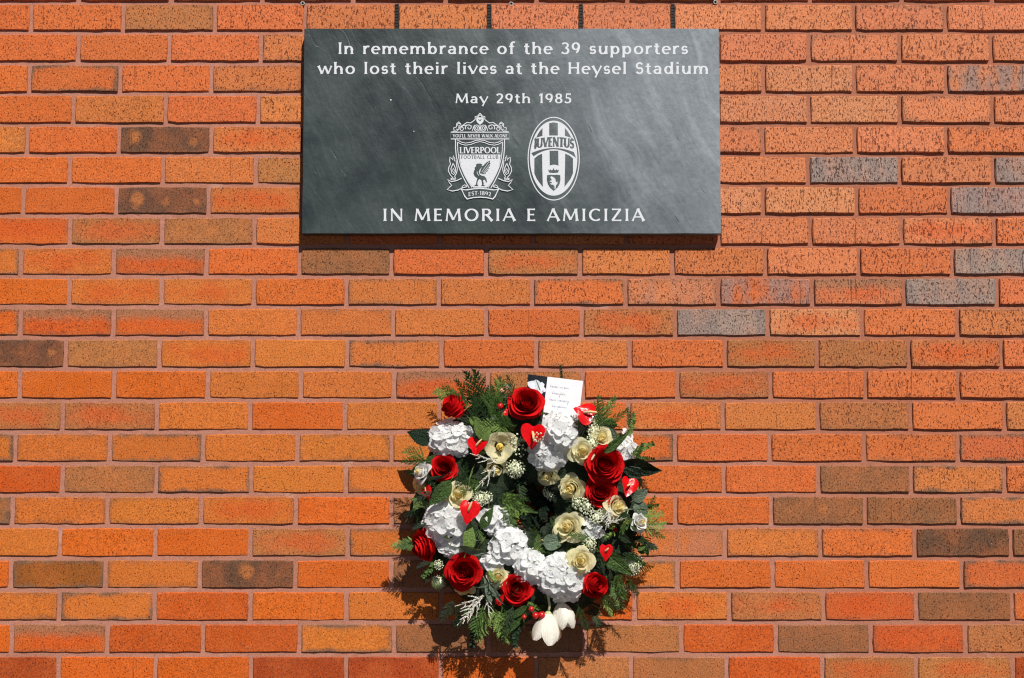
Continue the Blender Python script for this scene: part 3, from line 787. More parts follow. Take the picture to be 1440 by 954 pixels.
MAT['pale_stem'] = plain('pale_stem', (.45, .50, .25), .6, .3, var=.2, vscale=80)
def leaf_mat(name, rough=.45, spec=.3, veins=1.0, trans=.12):
    n = N(name); tc = n.new('TexCoord'); P = tc.outputs['Object']; x, y, z = n.sep(P)[:3]; oi = n.new('ObjectInfo'); base = oi.outputs['Color']
    ax = n.M('ABSOLUTE', x)
    c = n.mix(n.ramp(n.noise(P, 4, 3, .6), .3, .7), n.mix(1.0, base, (.78, .8, .8), 'MULTIPLY'), n.mix(1.0, base, (1.2, 1.15, 1.1), 'MULTIPLY'))
    mid = n.ramp(ax, .008, .022, 1, 0)
    w = n.M('SINE', n.M('MULTIPLY', n.M('SUBTRACT', y, n.M('MULTIPLY', ax, .75)), 52))
    sv = n.M('MULTIPLY', n.ramp(w, .86, .99), .5*veins)
    vv = n.M('MAXIMUM', mid, sv)
    c = n.mix(n.M('MULTIPLY', vv, .45), c, n.mix(1.0, base, (1.9, 1.6, 1.6), 'MULTIPLY'))
    n.set(Base_Color=c, Roughness=rough, Normal=n.bump(n.M('SUBTRACT', n.noise(P, 12, 3, .6), n.M('MULTIPLY', vv, 1.4)), .018, .6))
    n.b.inputs['Specular IOR Level'].default_value = spec
    t = n.new('BsdfTranslucent'); n.put(t.inputs[0], n.mix(1.0, c, (1.2, 1.6, .6), 'MULTIPLY'))
    mx = n.new('MixShader'); mx.inputs[0].default_value = trans
    n.t.links.new(n.b.outputs[0], mx.inputs[1]); n.t.links.new(t.outputs[0], mx.inputs[2]); n.t.links.new(mx.outputs[0], n.out.inputs[0])
    return n.m
MAT['leaf'] = leaf_mat('glossy_leaf'); MAT['matt_leaf'] = leaf_mat('waxy_eucalyptus_leaf', .6, .3, .3)
n = N('conifer_green'); P = n.new('TexCoord').outputs['Object']; oi = n.new('ObjectInfo')
MAT['conifer'] = n.set(Base_Color=n.mix(n.ramp(n.noise(P, 9, 3, .6), .35, .65), n.mix(1.0, oi.outputs['Color'], (.75, .75, .8), 'MULTIPLY'), n.mix(1.0, oi.outputs['Color'], (1.35, 1.3, 1.1), 'MULTIPLY')), Roughness=.6); n.b.inputs['Specular IOR Level'].default_value = .2

# ------------------------------------------------------------------ plant shapes (unit size, +Z faces out, leaves grow along +Y)
def sheet(fn, nu, nv):
    vs = [fn(i/nu*2-1, j/nv) for j in range(nv+1) for i in range(nu+1)]
    fs = [(j*(nu+1)+i, j*(nu+1)+i+1, (j+1)*(nu+1)+i+1, (j+1)*(nu+1)+i) for j in range(nv) for i in range(nu)]
    return vs, fs
def cup_petal(R, Z, span, curl, seed, zb=-.35, wave=.03, point=.2, nu=10, nv=8, pinch=0.0, belly=.55):
    r_ = random.Random(seed); a1, a2, a3 = (r_.uniform(0, 6) for _ in range(3))
    def fn(u, v):
        vm = v*(1 - point*abs(u)**2.6 + pinch*(1-abs(u))**3)
        ang = u*span/2*(.55+.45*min(1, vm*1.8))
        r = R*(.30+.70*min(1, vm)**belly)*(1+.055*u)
        z = zb + (Z-zb)*vm**1.05
        t = max(0, vm-.72)/.28
        r += curl*R*t*t*(1 + .35*math.sin(2.2*u+a1)); z -= curl*R*.75*t*t*t*(1+.3*math.sin(3*u+a2))
        z += wave*math.sin(4.2*u+a3)*v*v; r += wave*.6*math.sin(3.1*u+a2)*v*v
        return (r*math.sin(ang), r*math.cos(ang), z)
    return sheet(fn, nu, nv)
def pm(name, mat, *a, **k):
    v, f = cup_petal(*a, **k); return mesh(name, v, f, MAT[mat], True)
# rose heart: a rolled ribbon
def rose_heart(mat, R=.33, turns=2.4, name='rose_heart'):
    g = Geo(); n_ = 46; vs = []; fs = []
    for i in range(n_+1):
        t = i/n_; th = t*turns*2*PI; r = .035+(R-.035)*t**.9*(1+.04*math.sin(5*th))
        for j, (k, z) in enumerate(((.6, -.2), (1.0, .25), (1.02, .55), (.93, .74-.10*t+.03*math.sin(3.3*th)), (1.0, .77-.11*t+.03*math.sin(3.3*th)))):
            vs.append((r*k*math.cos(th), r*k*math.sin(th), z))
    for i in range(n_):
        for j in range(4): fs.append((i*5+j, (i+1)*5+j, (i+1)*5+j+1, i*5+j+1))
    g.add(vs, fs); g.ball((0, 0, .1), .3, 10, 6, (1, 1, .9))
    return g.me(name, MAT[mat], True)
HEART = rose_heart('rose_core')
RING = [ # radius, rim height, span, curl, count, belly
 (.37, .86, 2.6, .04, 3, .22), (.49, .84, 2.4, .07, 3, .22), (.61, .78, 2.3, .10, 3, .24), (.74, .68, 2.1, .13, 4, .28), (.86, .52, 2.0, .16, 4, .36), (.96, .30, 1.9, .17, 5, .5), (1.02, .02, 1.8, .14, 4, .7)]
ROSE_P = [[pm('petal', 'rose', R, Z, sp, cu, 10*i+j, zb=-.5, wave=.02, point=.12, pinch=.03, belly=be, nu=12, nv=9) for j in range(2)] for i, (R, Z, sp, cu, ct, be) in enumerate(RING)]
CHEART = rose_heart('cream', .26, 1.7, 'cream_heart')
CRING = [(.36, .60, 2.5, .10, 3, .4), (.56, .48, 2.3, .16, 3, .5), (.76, .28, 2.1, .20, 4, .65), (.98, .02, 1.9, .18, 4, .85)]
CREAM_P = [[pm('petal', 'cream', R, Z, sp, cu, 100+10*i+j, zb=-.45, wave=.085, point=.20, pinch=.04, belly=be) for j in range(3)] for i, (R, Z, sp, cu, ct, be) in enumerate(CRING)]
WHITE_P = [[pm('petal', 'white', R, Z, sp, cu, 150+10*i+j, zb=-.45, wave=.085, point=.20, pinch=.04, belly=be) for j in range(3)] for i, (R, Z, sp, cu, ct, be) in enumerate(CRING)]
OPEN_P = [pm('petal', 'cream', 1.0, .26, 1.7, .10, 200+j, zb=-.16, wave=.06, point=.22, belly=.85) for j in range(3)]
def stamen_heart():
    g = Geo(); r_ = random.Random(9)
    g.ball((0, 0, 0), .24, 10, 6, (1, 1, .7))
    for i in range(16):
        a = r_.uniform(0, 2*PI); d = r_.uniform(.1, .24); g.tube([(0, 0, 0), (d*math.cos(a)*.6, d*math.sin(a)*.6, .2), (d*math.cos(a), d*math.sin(a), .36)], [.018, .016, .03], 5)
    g.ball((0, 0, .3), .07, 7, 5, (1, 1, 1.5))
    return g.me('stamens', MAT['yellow'], True)
MAT['yellow'] = plain('yellow_stamens', (.60, .42, .08), .6, .3, var=.25, vscale=10)
STAMENS = stamen_heart()
def floret_mesh(seed):
    r_ = random.Random(seed); g = Geo()
    for k in range(4):
        rot = Matrix.Rotation(k*PI/2+r_.uniform(-.12, .12), 4, 'Z') @ Matrix.Rotation(r_.uniform(-.08, .20), 4, 'X'); w = r_.uniform(.70, .84); ph = r_.uniform(0, 6)
        def fn(u, v, w=w, ph=ph):
            ww = w*math.sin(PI*min(1, .14+v*.76))**.65
            return (u*ww*.5, .04+v*.60*(1-.10*u*u), .05*u*u*v + .08*v*v - .01 + .05*math.sin(3.4*u+ph)*v)
        v, f = sheet(fn, 4, 4); g.add(v, f, rot)
    g.ball((0, 0, .03), .06, 6, 4)
    return g.me('floret', MAT['floret'], True)
FLORETS = [floret_mesh(i) for i in range(6)]
def spathe(seed, fold=.25, name='anthurium'):
    r_ = random.Random(seed)
    def outline(t):       # half outline of the heart, t 0 (top notch) .. 1 (tip)
        a = t*PI
        x = .54*math.sin(a)**.9*(1-.06*math.sin(2*a)); y = .42*math.cos(a)+.16*math.sin(a)**2 + (-.22 if t > .86 else 0)*((t-.86)/.14 if t > .86 else 0) - .10*math.exp(-(t/.08)**2)
        return x, y
    vs = [(0, .10, 0)]; fs = []; K = 22; rings = 6
    for j in range(1, rings+1):
        s = j/rings
        for k in range(2*K):
            t = k/K if k <= K else (2*K-k)/K; sg = 1 if k <= K else -1
            x, y = outline(min(1, t)); x *= sg
            X = x*s; Y = .10+(y-.10)*s
            X *= 1+.13*math.sin(seed*2.1+1)*(1 if X > 0 else -1)
            z = fold*abs(X)*1.1 - .22*(Y-.1)**2 - .28*X*X + .05*math.sin(6*X+seed)*s + .045*math.sin(7*Y+2*seed)*s*(1 if X > 0 else -.6)
            vs.append((X, Y, z))
    n_ = 2*K
    for k in range(n_): fs.append((0, 1+k, 1+(k+1) % n_))
    for j in range(rings-1):
        for k in range(n_): fs.append((1+j*n_+k, 1+(j+1)*n_+k, 1+(j+1)*n_+(k+1) % n_, 1+j*n_+(k+1) % n_))
    return mesh(name, vs, fs, MAT['anthurium'], True)
SPATHE = [spathe(0, .30), spathe(1, .75), spathe(2, .12)]
g = Geo(); g.tube([(0, .12, .0), (.01, .04, .12), (.015, -.12, .22), (.01, -.36, .30), (.01, -.40, .305)], [.045, .062, .060, .045, .02], 9); SPADIX = g.me('spadix', MAT['spadix'], True)
def leaf_mesh(w, seed, serr=0, bend=.18, mat='leaf', tipp=1.0, fold=.25, nv=14, base=0.0):
    r_ = random.Random(seed); tw = r_.uniform(-.25, .25)
    def fn(u, v):
        ww = w*.5*math.sin(PI*min(1, v**.78))**tipp*(1-.12*v)
        if base: ww += base*w*.5*max(0, 1-v*2.2)*math.sin(PI*min(1, v*5+.1)*.5)
        if serr: ww *= 1+.11*((v*serr) % 1.0-.5)
        ww = max(ww, .006)
        x = u*ww; return (x*math.cos(tw*v), v, fold*abs(x) - bend*v*v + x*math.sin(tw*v) + .02*math.sin(9*v+3*u+seed)*abs(u))
    v, f = sheet(fn, 4, nv if not serr else nv*2); g = Geo(); g.add(v, f); g.tube([(0, -.16, -.03), (0, 0, 0), (0, .2, -.004)], [.014, .013, .009], 5, cap=False)
    return g.me('leaf', MAT[mat], True)
LEAF = {'ovate': [leaf_mesh(.52, 1), leaf_mesh(.46, 2, bend=.3), leaf_mesh(.58, 3, bend=.08)], 'lance': [leaf_mesh(.26, 4), leaf_mesh(.22, 5, bend=.35), leaf_mesh(.30, 6, bend=-.1)],
        'round': [leaf_mesh(.80, 7, mat='matt_leaf', tipp=.55), leaf_mesh(.72, 8, mat='matt_leaf', tipp=.6, bend=.05)], 'serrated': [leaf_mesh(.62, 9, 9), leaf_mesh(.5, 10, 11, bend=.08)],
        'thin': [leaf_mesh(.10, 11, bend=.25), leaf_mesh(.08, 12, bend=-.15)]}
def lobed():
    g = Geo(); out = [(0, -.05), (.18, .05), (.42, .02), (.34, .22), (.50, .42), (.26, .46), (.16, .62), (.0, 1.0)]
    pts = out + [(-x, y) for x, y in out[-2:0:-1]]
    vs = [(0, .3, 0)]+[(x, y, .22*abs(x)-.1*y*y) for x, y in pts]; n_ = len(pts)
    g.add(vs, [(0, 1+k, 1+(k+1) % n_) for k in range(n_)])
    return g.me('leaf', MAT['leaf'], True)
LEAF['lobed'] = [lobed()]
def conifer(seed, dens=15, droop=.1, needle=.07, spread=.5):
    """flat spray: curved stalk, side branchlets, scale-like needles"""
    r_ = random.Random(seed); g = Geo(); bx = r_.uniform(-.2, .2)
    stalk = lambda t: Vector((bx*t*t, t, -droop*t*t))
    g.tube([stalk(i/6) for i in range(7)], [.014*(1-.7*i/6) for i in range(7)], 4, cap=False)
    def ndl(p, d, l, w):
        d = d.normalized(); s = d.cross(Vector((0, 0, 1))); s = (s.normalized() if s.length > .01 else Vector((1, 0, 0)))*w; up = Vector((0, 0, w*.6))
        g.add([p-s, p+s, p+d*l*.55+s*1.1+up, p+d*l, p+d*l*.55-s*1.1+up], [(0, 1, 2, 4), (4, 2, 3)])
    for i in range(dens):
        t = .1+.88*i/dens; sd = 1 if i % 2 else -1; p = stalk(t); ln = spread*(1-t*.80)*r_.uniform(.65, 1.1)
        a = r_.uniform(.55, .95); d = Vector((sd*math.sin(a), math.cos(a), r_.uniform(-.25, .3)))
        m = max(3, int(ln/ .038))
        prev = p
        for k in range(m):
            q = p + d*ln*(k+1)/m + Vector((0, .10*((k+1)/m)**2*ln, -.10*((k+1)/m)**2*ln))
            for s2 in (-1, 1):
                dd = d*1.0 + Vector((s2*d.y*.7, -s2*d.x*.7, r_.uniform(-.3, .5)))
                ndl(prev, dd, needle*r_.uniform(.7, 1.25), .0095)
            ndl(prev, (q-prev)+Vector((0, 0, .01)), (q-prev).length*1.2, .010)
            prev = q
        ndl(prev, d, needle, .010)
    for k in range(3): ndl(stalk(.97), Vector((r_.uniform(-.6, .6), 1, 0)), needle*1.3, .010)
    return g.me('conifer_sprig', MAT['conifer'], True)
CON = [conifer(1), conifer(2, 17, .25, .08, .45), conifer(3, 13, -.05, .06, .6), conifer(4, 19, .15, .055, .34), conifer(5, 15, .3, .09, .4)]
def boxsprig(seed, n_=9, w=.11, l=.20):
    r_ = random.Random(seed); g = Geo(); bx = r_.uniform(-.2, .2)
    st = lambda t: Vector((bx*t*t, t, -.1*t*t)); g.tube([st(i/5) for i in range(6)], .011, 4, cap=False)
    for i in range(n_):
        for sd in (-1, 1):
            t = .08+.9*i/n_; p = st(t); a = sd*r_.uniform(.6, 1.1); L_ = l*(1-.35*t)*r_.uniform(.8, 1.1)
            M = Matrix.Translation(p) @ Matrix.Rotation(-a, 4, 'Z') @ Matrix.Rotation(r_.uniform(-.2, .6), 4, 'X') @ Matrix.Rotation(r_.uniform(-.5, .5), 4, 'Y')
            v, f = sheet(lambda u, v: (u*w*.5*math.sin(PI*min(1, v**.8+.02))**.7, v*L_, .25*abs(u)*w*.5-.1*L_*v*v), 2, 5); g.add(v, f, M)
    return g.me('leafy_sprig', MAT['conifer'], True)
BOX = [boxsprig(1), boxsprig(2, 7, .13, .24), boxsprig(3, 11, .08, .17)]
def cluster(seed, n_=70, r=.085, mat='blossom', flat=.7, core=0):
    r_ = random.Random(seed); g = Geo()
    if core: g.ball((0, 0, 0), core, 12, 8, (1, 1, flat))
    for i in range(n_):
        z = 1-1.3*(i+.5)/n_; a = i*2.39996; q = math.sqrt(max(0, 1-z*z)); p = Vector((q*math.cos(a), q*math.sin(a), z*flat))*r_.uniform(.86, 1.04)
        rr_ = r*r_.uniform(.6, 1.15)
        g.ball(p, rr_, 5, 4)
        if i % 2 == 0: g.tube([p*.3, p], .014, 3, cap=False)
        if i % 3 == 0:
            for k in range(4): g.ball(p+Vector((rr_*1.1*math.cos(k*1.57+i), rr_*1.1*math.sin(k*1.57+i), .02)), rr_*.6, 4, 3)
    return g.me('blossom_cluster', MAT[mat], True)
CLU = [cluster(1, 150, .062, core=.86), cluster(2, 60, .105, core=.70), cluster(3, 34, .13, flat=.5, core=.6), cluster(4, 12, .20, flat=.6)]
def plume(seed, n_=11):
    """feathery panicle: a drooping stalk with curved side sprays of tiny blossom"""
    r_ = random.Random(seed); g = Geo()
    def spray(p, d, L_, w, bend):
        m = max(5, int(L_/.020)); side = d.cross(Vector((0, 0, 1))).normalized()
        f = lambda t: p + d*L_*t + side*bend*L_*t*t - Vector((0, 0, .12*L_*t*t))
        g.tube([f(k/4) for k in range(5)], .006, 3, cap=False)
        for k in range(m):
            t = k/m; c_ = f(t)
            for q in range(3):
                g.ball(c_+Vector((r_.uniform(-1, 1), r_.uniform(-1, 1), r_.uniform(-.6, 1)))*w*(1-t*.75), r_.uniform(.008, .019)*(1-.4*t), 4, 3)
    spray(Vector((0, 0, 0)), Vector((0, 1, 0)), 1.0, .038, .06)
    for i in range(n_):
        t = .05+.75*i/n_; sd = 1 if i % 2 else -1; a = r_.uniform(.45, .95); spray(Vector((0, t, 0)), Vector((sd*math.sin(a), math.cos(a), r_.uniform(-.1, .4))).normalized(), .40*(1-t)*r_.uniform(.6, 1.25)+.06, .026, -sd*.25)
    return g.me('astilbe_plume', MAT['astilbe'], True)
PLU = [plume(1), plume(2, 5)]

# ------------------------------------------------------------------ the wreath
WC = at(745, 712, -.06); RM, RA, DEP = .178, .108, .062        # ring centre, mid radius, half width, half depth
wreath = empty('flower_wreath', (WC.x, 0, WC.z))
tag(wreath, 'round memorial wreath of red roses, white hydrangeas and cream flowers hung on the brick wall', 'wreath')
def place(px, py, extra=0.0):
    """centre and outward direction on the puffed ring of flowers for a spot seen in the photograph"""
    Y = -.11
    for _ in range(3):
        p = at(px, py, Y); dx, dz = p.x-WC.x, p.z-WC.z; rho = math.hypot(dx, dz) or 1e-6
        u = max(-1.25, min(1.25, (rho-RM)/RA)); h = math.sqrt(max(0, 1-min(1, abs(u))**2))
        Y = -(.050+DEP*h+extra)
    nrm = Vector((dx/rho*u*.62, -(.55+.6*h), dz/rho*u*.62)).normalized()
    return at(px, py, Y), nrm
def frame(nrm, spin=0.0, lean=None):
    z = nrm.normalized(); up = Vector((0, 0, 1)) if abs(z.z) < .95 else Vector((0, 1, 0))
    x = up.cross(z).normalized(); y = z.cross(x)
    return Matrix(((x.x, y.x, z.x, 0), (x.y, y.y, z.y, 0), (x.z, y.z, z.z, 0), (0, 0, 0, 1))) @ Matrix.Rotation(spin, 4, 'Z')
def grow(deg, tilt=.25, roll=0.0):
    """+Y runs at deg in the picture plane (0 right, 90 up), tilting out from the wall; +Z faces out"""
    a = math.radians(deg); y = Vector((math.cos(a)*math.cos(tilt), -math.sin(tilt), math.sin(a)*math.cos(tilt)))
    z = Vector((0, -1, 0)); z = (z - y*z.dot(y)).normalized(); x = y.cross(z)
    return Matrix(((x.x, y.x, z.x, 0), (x.y, y.y, z.y, 0), (x.z, y.z, z.z, 0), (0, 0, 0, 1))) @ Matrix.Rotation(roll, 4, 'Y')
base_loc = Vector(wreath.location)
def put(name, me, pos, rot, s, color=None, label=None, parent=None):
    sc = s if isinstance(s, tuple) else (s, s, s)
    M = Matrix.Translation(pos-base_loc) @ rot @ Matrix.Diagonal((*sc, 1))
    o = bpy.data.objects.new(name, me); COL.objects.link(o); o.parent = wreath; o.matrix_local = M
    if color: o.color = (*color, 1)
    if label: o['label'] = label
    return o
def sub(name, me, par, M):
    o = bpy.data.objects.new(name, me); COL.objects.link(o); o.parent = par; o.matrix_local = M
    return o
R = random.Random(42)
PXM = MM*.965     # metres per photograph pixel at the depth of the flowers

def red_rose(px, py, r, aim=(0, 0), extra=.0, squash=1.0, openness=1.0, label=None, seed=0):
    p, n_ = place(px, py, extra); n_ = (n_ + Vector((aim[0], 0, aim[1]))).normalized(); s = r*PXM/1.20
    o = put('red_rose', HEART, p - n_*s*.25, frame(n_, seed*1.7), (s, s, s*squash), label=label); rr_ = random.Random(seed+60)
    for i, (Rr, Z, sp, cu, ct, be) in enumerate(RING):
        for k in range(ct):
            a = 2*PI*k/ct + i*.9 + rr_.uniform(-.12, .12)
            q = Matrix.Rotation(a, 4, 'Z') @ Matrix.Rotation(rr_.uniform(-.05, .05), 4, 'X')
            if openness < 1: q = q @ Matrix.Diagonal((openness**(i*.5), openness**(i*.5), 1+.12*i*(1-openness)*2, 1))
            q = q @ Matrix.Diagonal((1, 1, 1, 1)) @ Matrix.Scale(rr_.uniform(.94, 1.06), 4)
            sub('petal', ROSE_P[i][rr_.randrange(2)], o, q)
    return o
red_rose(740, 566, 26.5, seed=1, extra=.022, label='wide open red rose at the top of the wreath, beside the white card')
red_rose(638, 572, 23, aim=(-.25, .28), openness=.9, seed=2, squash=1.15, extra=.055, label='red rose seen from the side at the upper left of the wreath')
red_rose(623.5, 658, 20.5, seed=3, aim=(.1, 0))
red_rose(594, 768, 25, seed=4, aim=(-1.15, -.35), label='red rose turned sideways at the far left of the wreath')
red_rose(652, 805, 26.5, seed=5, extra=.012)
red_rose(727, 828, 24, seed=6, aim=(.1, .15))
red_rose(851, 652.5, 28.5, seed=7, extra=.02)
red_rose(845, 692, 24.5, seed=8, extra=.004, aim=(.05, .1))
red_rose(836, 823, 27, aim=(.35, .25), openness=.86, seed=9, squash=1.15, extra=.022, label='half-open red rose seen from the side at the lower right')
red_rose(865, 745, 6.5, seed=10, openness=.6, extra=.01, label='small dark red bud in the foliage at the right')

def cream_flower(px, py, r, aim=(0, 0), extra=0.0, seed=0, kind='cream', label=None, name='cream_flower', layers=4):
    p, n_ = place(px, py, extra); n_ = (n_ + Vector((aim[0], 0, aim[1]))).normalized(); s = r*PXM/1.0; rr_ = random.Random(seed+300)
    PP = CREAM_P if kind == 'cream' else WHITE_P
    o = put(name, CHEART if kind != 'open' else STAMENS, p-n_*s*.2, frame(n_, seed*2.1), s, label=label)
    if kind == 'open':
        for k in range(6):
            q = Matrix.Rotation(2*PI*k/6+rr_.uniform(-.1, .1), 4, 'Z') @ Matrix.Rotation(rr_.uniform(-.12, .28), 4, 'X') @ Matrix.Scale(rr_.uniform(.86, 1.05) if k % 2 else .82, 4)
            sub('petal', OPEN_P[k % 3], o, q)
        return o
    for i in range(layers):
        ct = CRING[i][4]
        for k in range(ct):
            q = Matrix.Rotation(2*PI*k/ct+i*.8+rr_.uniform(-.25, .25), 4, 'Z') @ Matrix.Rotation(rr_.uniform(-.10, .14), 4, 'X') @ Matrix.Scale(rr_.uniform(.88, 1.08), 4)
            sub('petal', PP[i][rr_.randrange(3)], o, q)
    return o
cream_flower(703, 629, 23, seed=1, kind='open', label='open cream flower with yellow heart, left of the pair above the hole', extra=.01)
cream_flower(697, 661, 15.5, seed=2, aim=(.1, -.5))
cream_flower(769, 669, 15.5, seed=3, extra=.015)
cream_flower(802, 687.5, 18.5, seed=4, extra=.012)
cream_flower(644.6, 697, 17, seed=5, extra=.012)
cream_flower(797, 741, 20, seed=6, extra=.02, label='pale yellow rose right of the hole of the wreath')
cream_flower(817, 789, 18.5, seed=7, extra=.035)
cream_flower(819, 636, 17, seed=8, extra=.02)
cream_flower(846, 616, 17, seed=9, extra=.012)
cream_flower(869, 712.5, 17, seed=10, aim=(.5, .2), extra=.012)
cream_flower(591, 664, 16, seed=11, aim=(-.7, .3), kind='white', name='white_flower', extra=.035)
cream_flower(588, 683, 13, seed=12, aim=(-.8, -.5))
cream_flower(700.5, 812, 14.5, seed=13)
cream_flower(901, 735, 14, seed=14, aim=(.5, .3), kind='white', name='white_flower', extra=.035)
cream_flower(650, 829, 15, seed=15, aim=(-.1, -.8))
cream_flower(884, 607+4, 9, seed=16, kind='white', name='white_flower')

FL = [0]
def hydrangea(px, py, rx, ry, extra=0.0, seed=0, n_=30, tilt=0.0, aim=(0, 0), label=None, dome=.78, fs=10.8):
    N_ = n_; p, nm_ = place(px, py, extra); nv = (nm_+Vector((aim[0], 0, aim[1]))).normalized(); rr_ = random.Random(seed+900)
    s = PXM*1.08
    g = Geo(); g.ball((0, 0, -.25), .82, 14, 9, (1, 1, dome*.95)); me = g.me('hydrangea_head', MAT['under'], True)
    rot = frame(nv, tilt); depth = .5*(rx+ry)*s
    o = put('white_hydrangea', me, p - nv*depth*.55, rot, (rx*s, ry*s, depth), label=label)
    inv = Matrix.Diagonal((1/(rx*s), 1/(ry*s), 1/depth, 1))
    for i in range(N_):
        z = 1-1.0*(i+.5)/N_; a = i*2.39996+seed; q = math.sqrt(max(0, 1-z*z))
        d = Vector((q*math.cos(a), q*math.sin(a), z)); jit = rr_.uniform(.90, 1.07)
        pos = Vector((d.x*rx*s*.86*jit, d.y*ry*s*.86*jit, d.z*depth*dome*jit))
        nn = Vector((d.x+rr_.uniform(-.42, .42), d.y+rr_.uniform(-.42, .42), d.z*1.1+.50)).normalized()
        f = nn.to_track_quat('Z', 'Y').to_matrix().to_4x4() @ Matrix.Rotation(rr_.uniform(0, 6.3), 4, 'Z')
        k = fs*s*rr_.uniform(1.0, 1.5)
        sub('floret', FLORETS[rr_.randrange(6)], o, inv @ Matrix.Translation(pos) @ f @ Matrix.Scale(k, 4)); FL[0] += 1
    return o
MAT['under'] = plain('hydrangea_under', (.55, .58, .48), .8, .2, var=.2, vscale=3)
hydrangea(629, 614, 32, 25, seed=1, n_=34, label='white hydrangea head at the upper left of the wreath', extra=.01)
hydrangea(788, 608, 24, 27, seed=2, n_=28, extra=.024, label='upper half of the long white hydrangea under the card')
hydrangea(770, 642, 29, 28, seed=3, n_=32, extra=.01)
hydrangea(626, 736, 31, 30, seed=4, n_=32, extra=.014, label='white hydrangea head at the left, under the heart-shaped red anthurium', fs=11)
hydrangea(636, 768, 16, 13, seed=5, n_=10, fs=11)
hydrangea(701, 731, 20, 20, seed=6, n_=20, extra=.026)
hydrangea(718, 762, 27, 26, seed=7, n_=30, extra=.026)
hydrangea(694, 789, 16, 13, seed=8, n_=10, extra=0)
hydrangea(746, 793, 23, 24, seed=9, n_=20, extra=.018)
hydrangea(793, 812, 36, 33, seed=10, n_=46, extra=.022, label='largest white hydrangea head, at the bottom of the wreath')
hydrangea(825, 745, 21, 19, seed=11, n_=16, extra=.0, fs=8)
hydrangea(883, 630, 17, 16, seed=12, n_=12, extra=-.002)

def anthurium(px, py, w, deg, extra=0.0, k=0, aim=(0, 0), label=None, spx=0.0, tall=1.0):
    """w: width in photo pixels; deg: picture direction of the tip"""
    p, n_ = place(px, py, extra); nv = (n_+Vector((aim[0], 0, aim[1]))).normalized(); s = w*PXM/1.22
    o = put('red_anthurium', SPATHE[k], p, frame(nv, math.radians(deg+90)), (s, s*tall, s), label=label)
    sub('spadix', SPADIX, o, Matrix.Rotation(spx, 4, 'Z') @ Matrix.Diagonal((1, 1/tall, 1, 1)))
    return o
anthurium(824, 582, 40, 150, .042, 2, (.1, .1), 'red anthurium with pink spike beside the white card', spx=3.4, tall=.9)
anthurium(749, 611, 38, -95, .02, 1, (0, .3), spx=.2, tall=1.1)
anthurium(671, 627, 30, -100, .022, 1, (0, .4), spx=2.5)
anthurium(600.5, 692, 19, -60, .012, 0, (-.4, .2), spx=2.6, tall=1.3)
anthurium(659, 717, 32, -100, .045, 0, (0, .2), 'red heart-shaped anthurium over the left white hydrangea', spx=2.9, tall=1.22)
anthurium(884, 682, 29, -110, .022, 0, (.25, .3), spx=-.9, tall=1.2)
anthurium(851.5, 775, 20, -90, .035, 0, (0, .1), spx=2.2, tall=1.4, label='small red anthurium with cream spike at the lower right')
anthurium(760, 762, 26, -80, -.004, 0, (-.1, .2), spx=1)
anthurium(703, 845, 12, 60, .01, 0, spx=1, tall=1.8)
anthurium(711.5, 581, 8, 80, .02, 0, spx=1, tall=1.6)

# blossoms, plumes, berries
def clus(px, py, r, k, extra=0.0, col=None, label=None):
    p, n_ = place(px, py, extra); s = r*PXM; return put('blossom_cluster', CLU[k], p-n_*s*.3, frame(n_, px), s, label=label)
clus(893, 796, 17, 0, .012, label='round cream-white blossom ball at the right edge')
for a in ((725, 661, 14, 1, .012), (675, 702, 11, 1, .01), (686, 700, 8, 2, .01), (772, 694, 12, 1, 0), (614.6, 821, 10.5, 0, .0), (824, 712, 11, 2, .014), (812, 708, 9, 2, .01), (836, 605, 10, 2, .012), (832, 622, 9, 2, .018),
          (757, 615, 7, 3, .045), (731, 634, 9, 3, .012), (726, 618, 8, 3, .01), (841, 590, 8, 2, .01), (829, 765, 9, 2, .018), (616, 795, 7, 2, .01), (838, 728, 9, 2, .015), (848, 720, 7, 2, .015), (860, 840, 7, 3, .012), (866, 850, 5, 3, .01)): clus(*a)
def plu(px, py, L_, deg, k=0, extra=.015, tilt=.25, label=None):
    p, n_ = place(px, py, extra); put('astilbe_plume', PLU[k], p, grow(deg, tilt, R.uniform(-.3, .3)), L_*PXM, label=label)
plu(676, 841, 50, 232, 0, .01, .1, label='white feathery plume hanging at the lower left of the wreath'); plu(680, 838, 42, 205, 1, .012, .1); plu(684, 842, 30, 285, 1, .012)
plu(700, 648, 40, 170, 1, .03); plu(697, 655, 44, 232, 1, .03, .15); plu(857, 712, 34, 262, 0, .04, .4); plu(855, 742, 28, 78, 1, .035, .3); plu(853, 735, 24, 140, 1, .03, .3); plu(858, 735, 24, 20, 1, .03, .3)
g = Geo(); g.ball((0, 0, 0), 1, 12, 8); g.tube([(0, 0, .9), (.05, 0, 1.25)], [.09, .03], 5); g2 = g
for k in range(5): g.add([(0, 0, -1.0), (.55*math.cos(k*1.257), .55*math.sin(k*1.257), -1.05), (.5*math.cos(k*1.257+.6), .5*math.sin(k*1.257+.6), -.95)], [(0, 1, 2)])
BERRY = g.me('berry', MAT['berry'], True); PBERRY = g.me('berry', MAT['pink_berry'], True)
for px, py, r_, me in ((705.5, 550, 5.2, PBERRY), (712, 546, 3.6, PBERRY), (703.5, 571.5, 4.6, BERRY), (753, 866, 5, BERRY), (761.5, 865.5, 5.4, BERRY), (747, 857, 4, BERRY), (737, 868, 3.4, BERRY), (718, 553, 3, PBERRY)):
    p, n_ = place(px, py, .02); put('berry', me, p, grow(R.uniform(60, 120), .3) @ Matrix.Rotation(PI/2, 4, 'X'), r_*PXM)

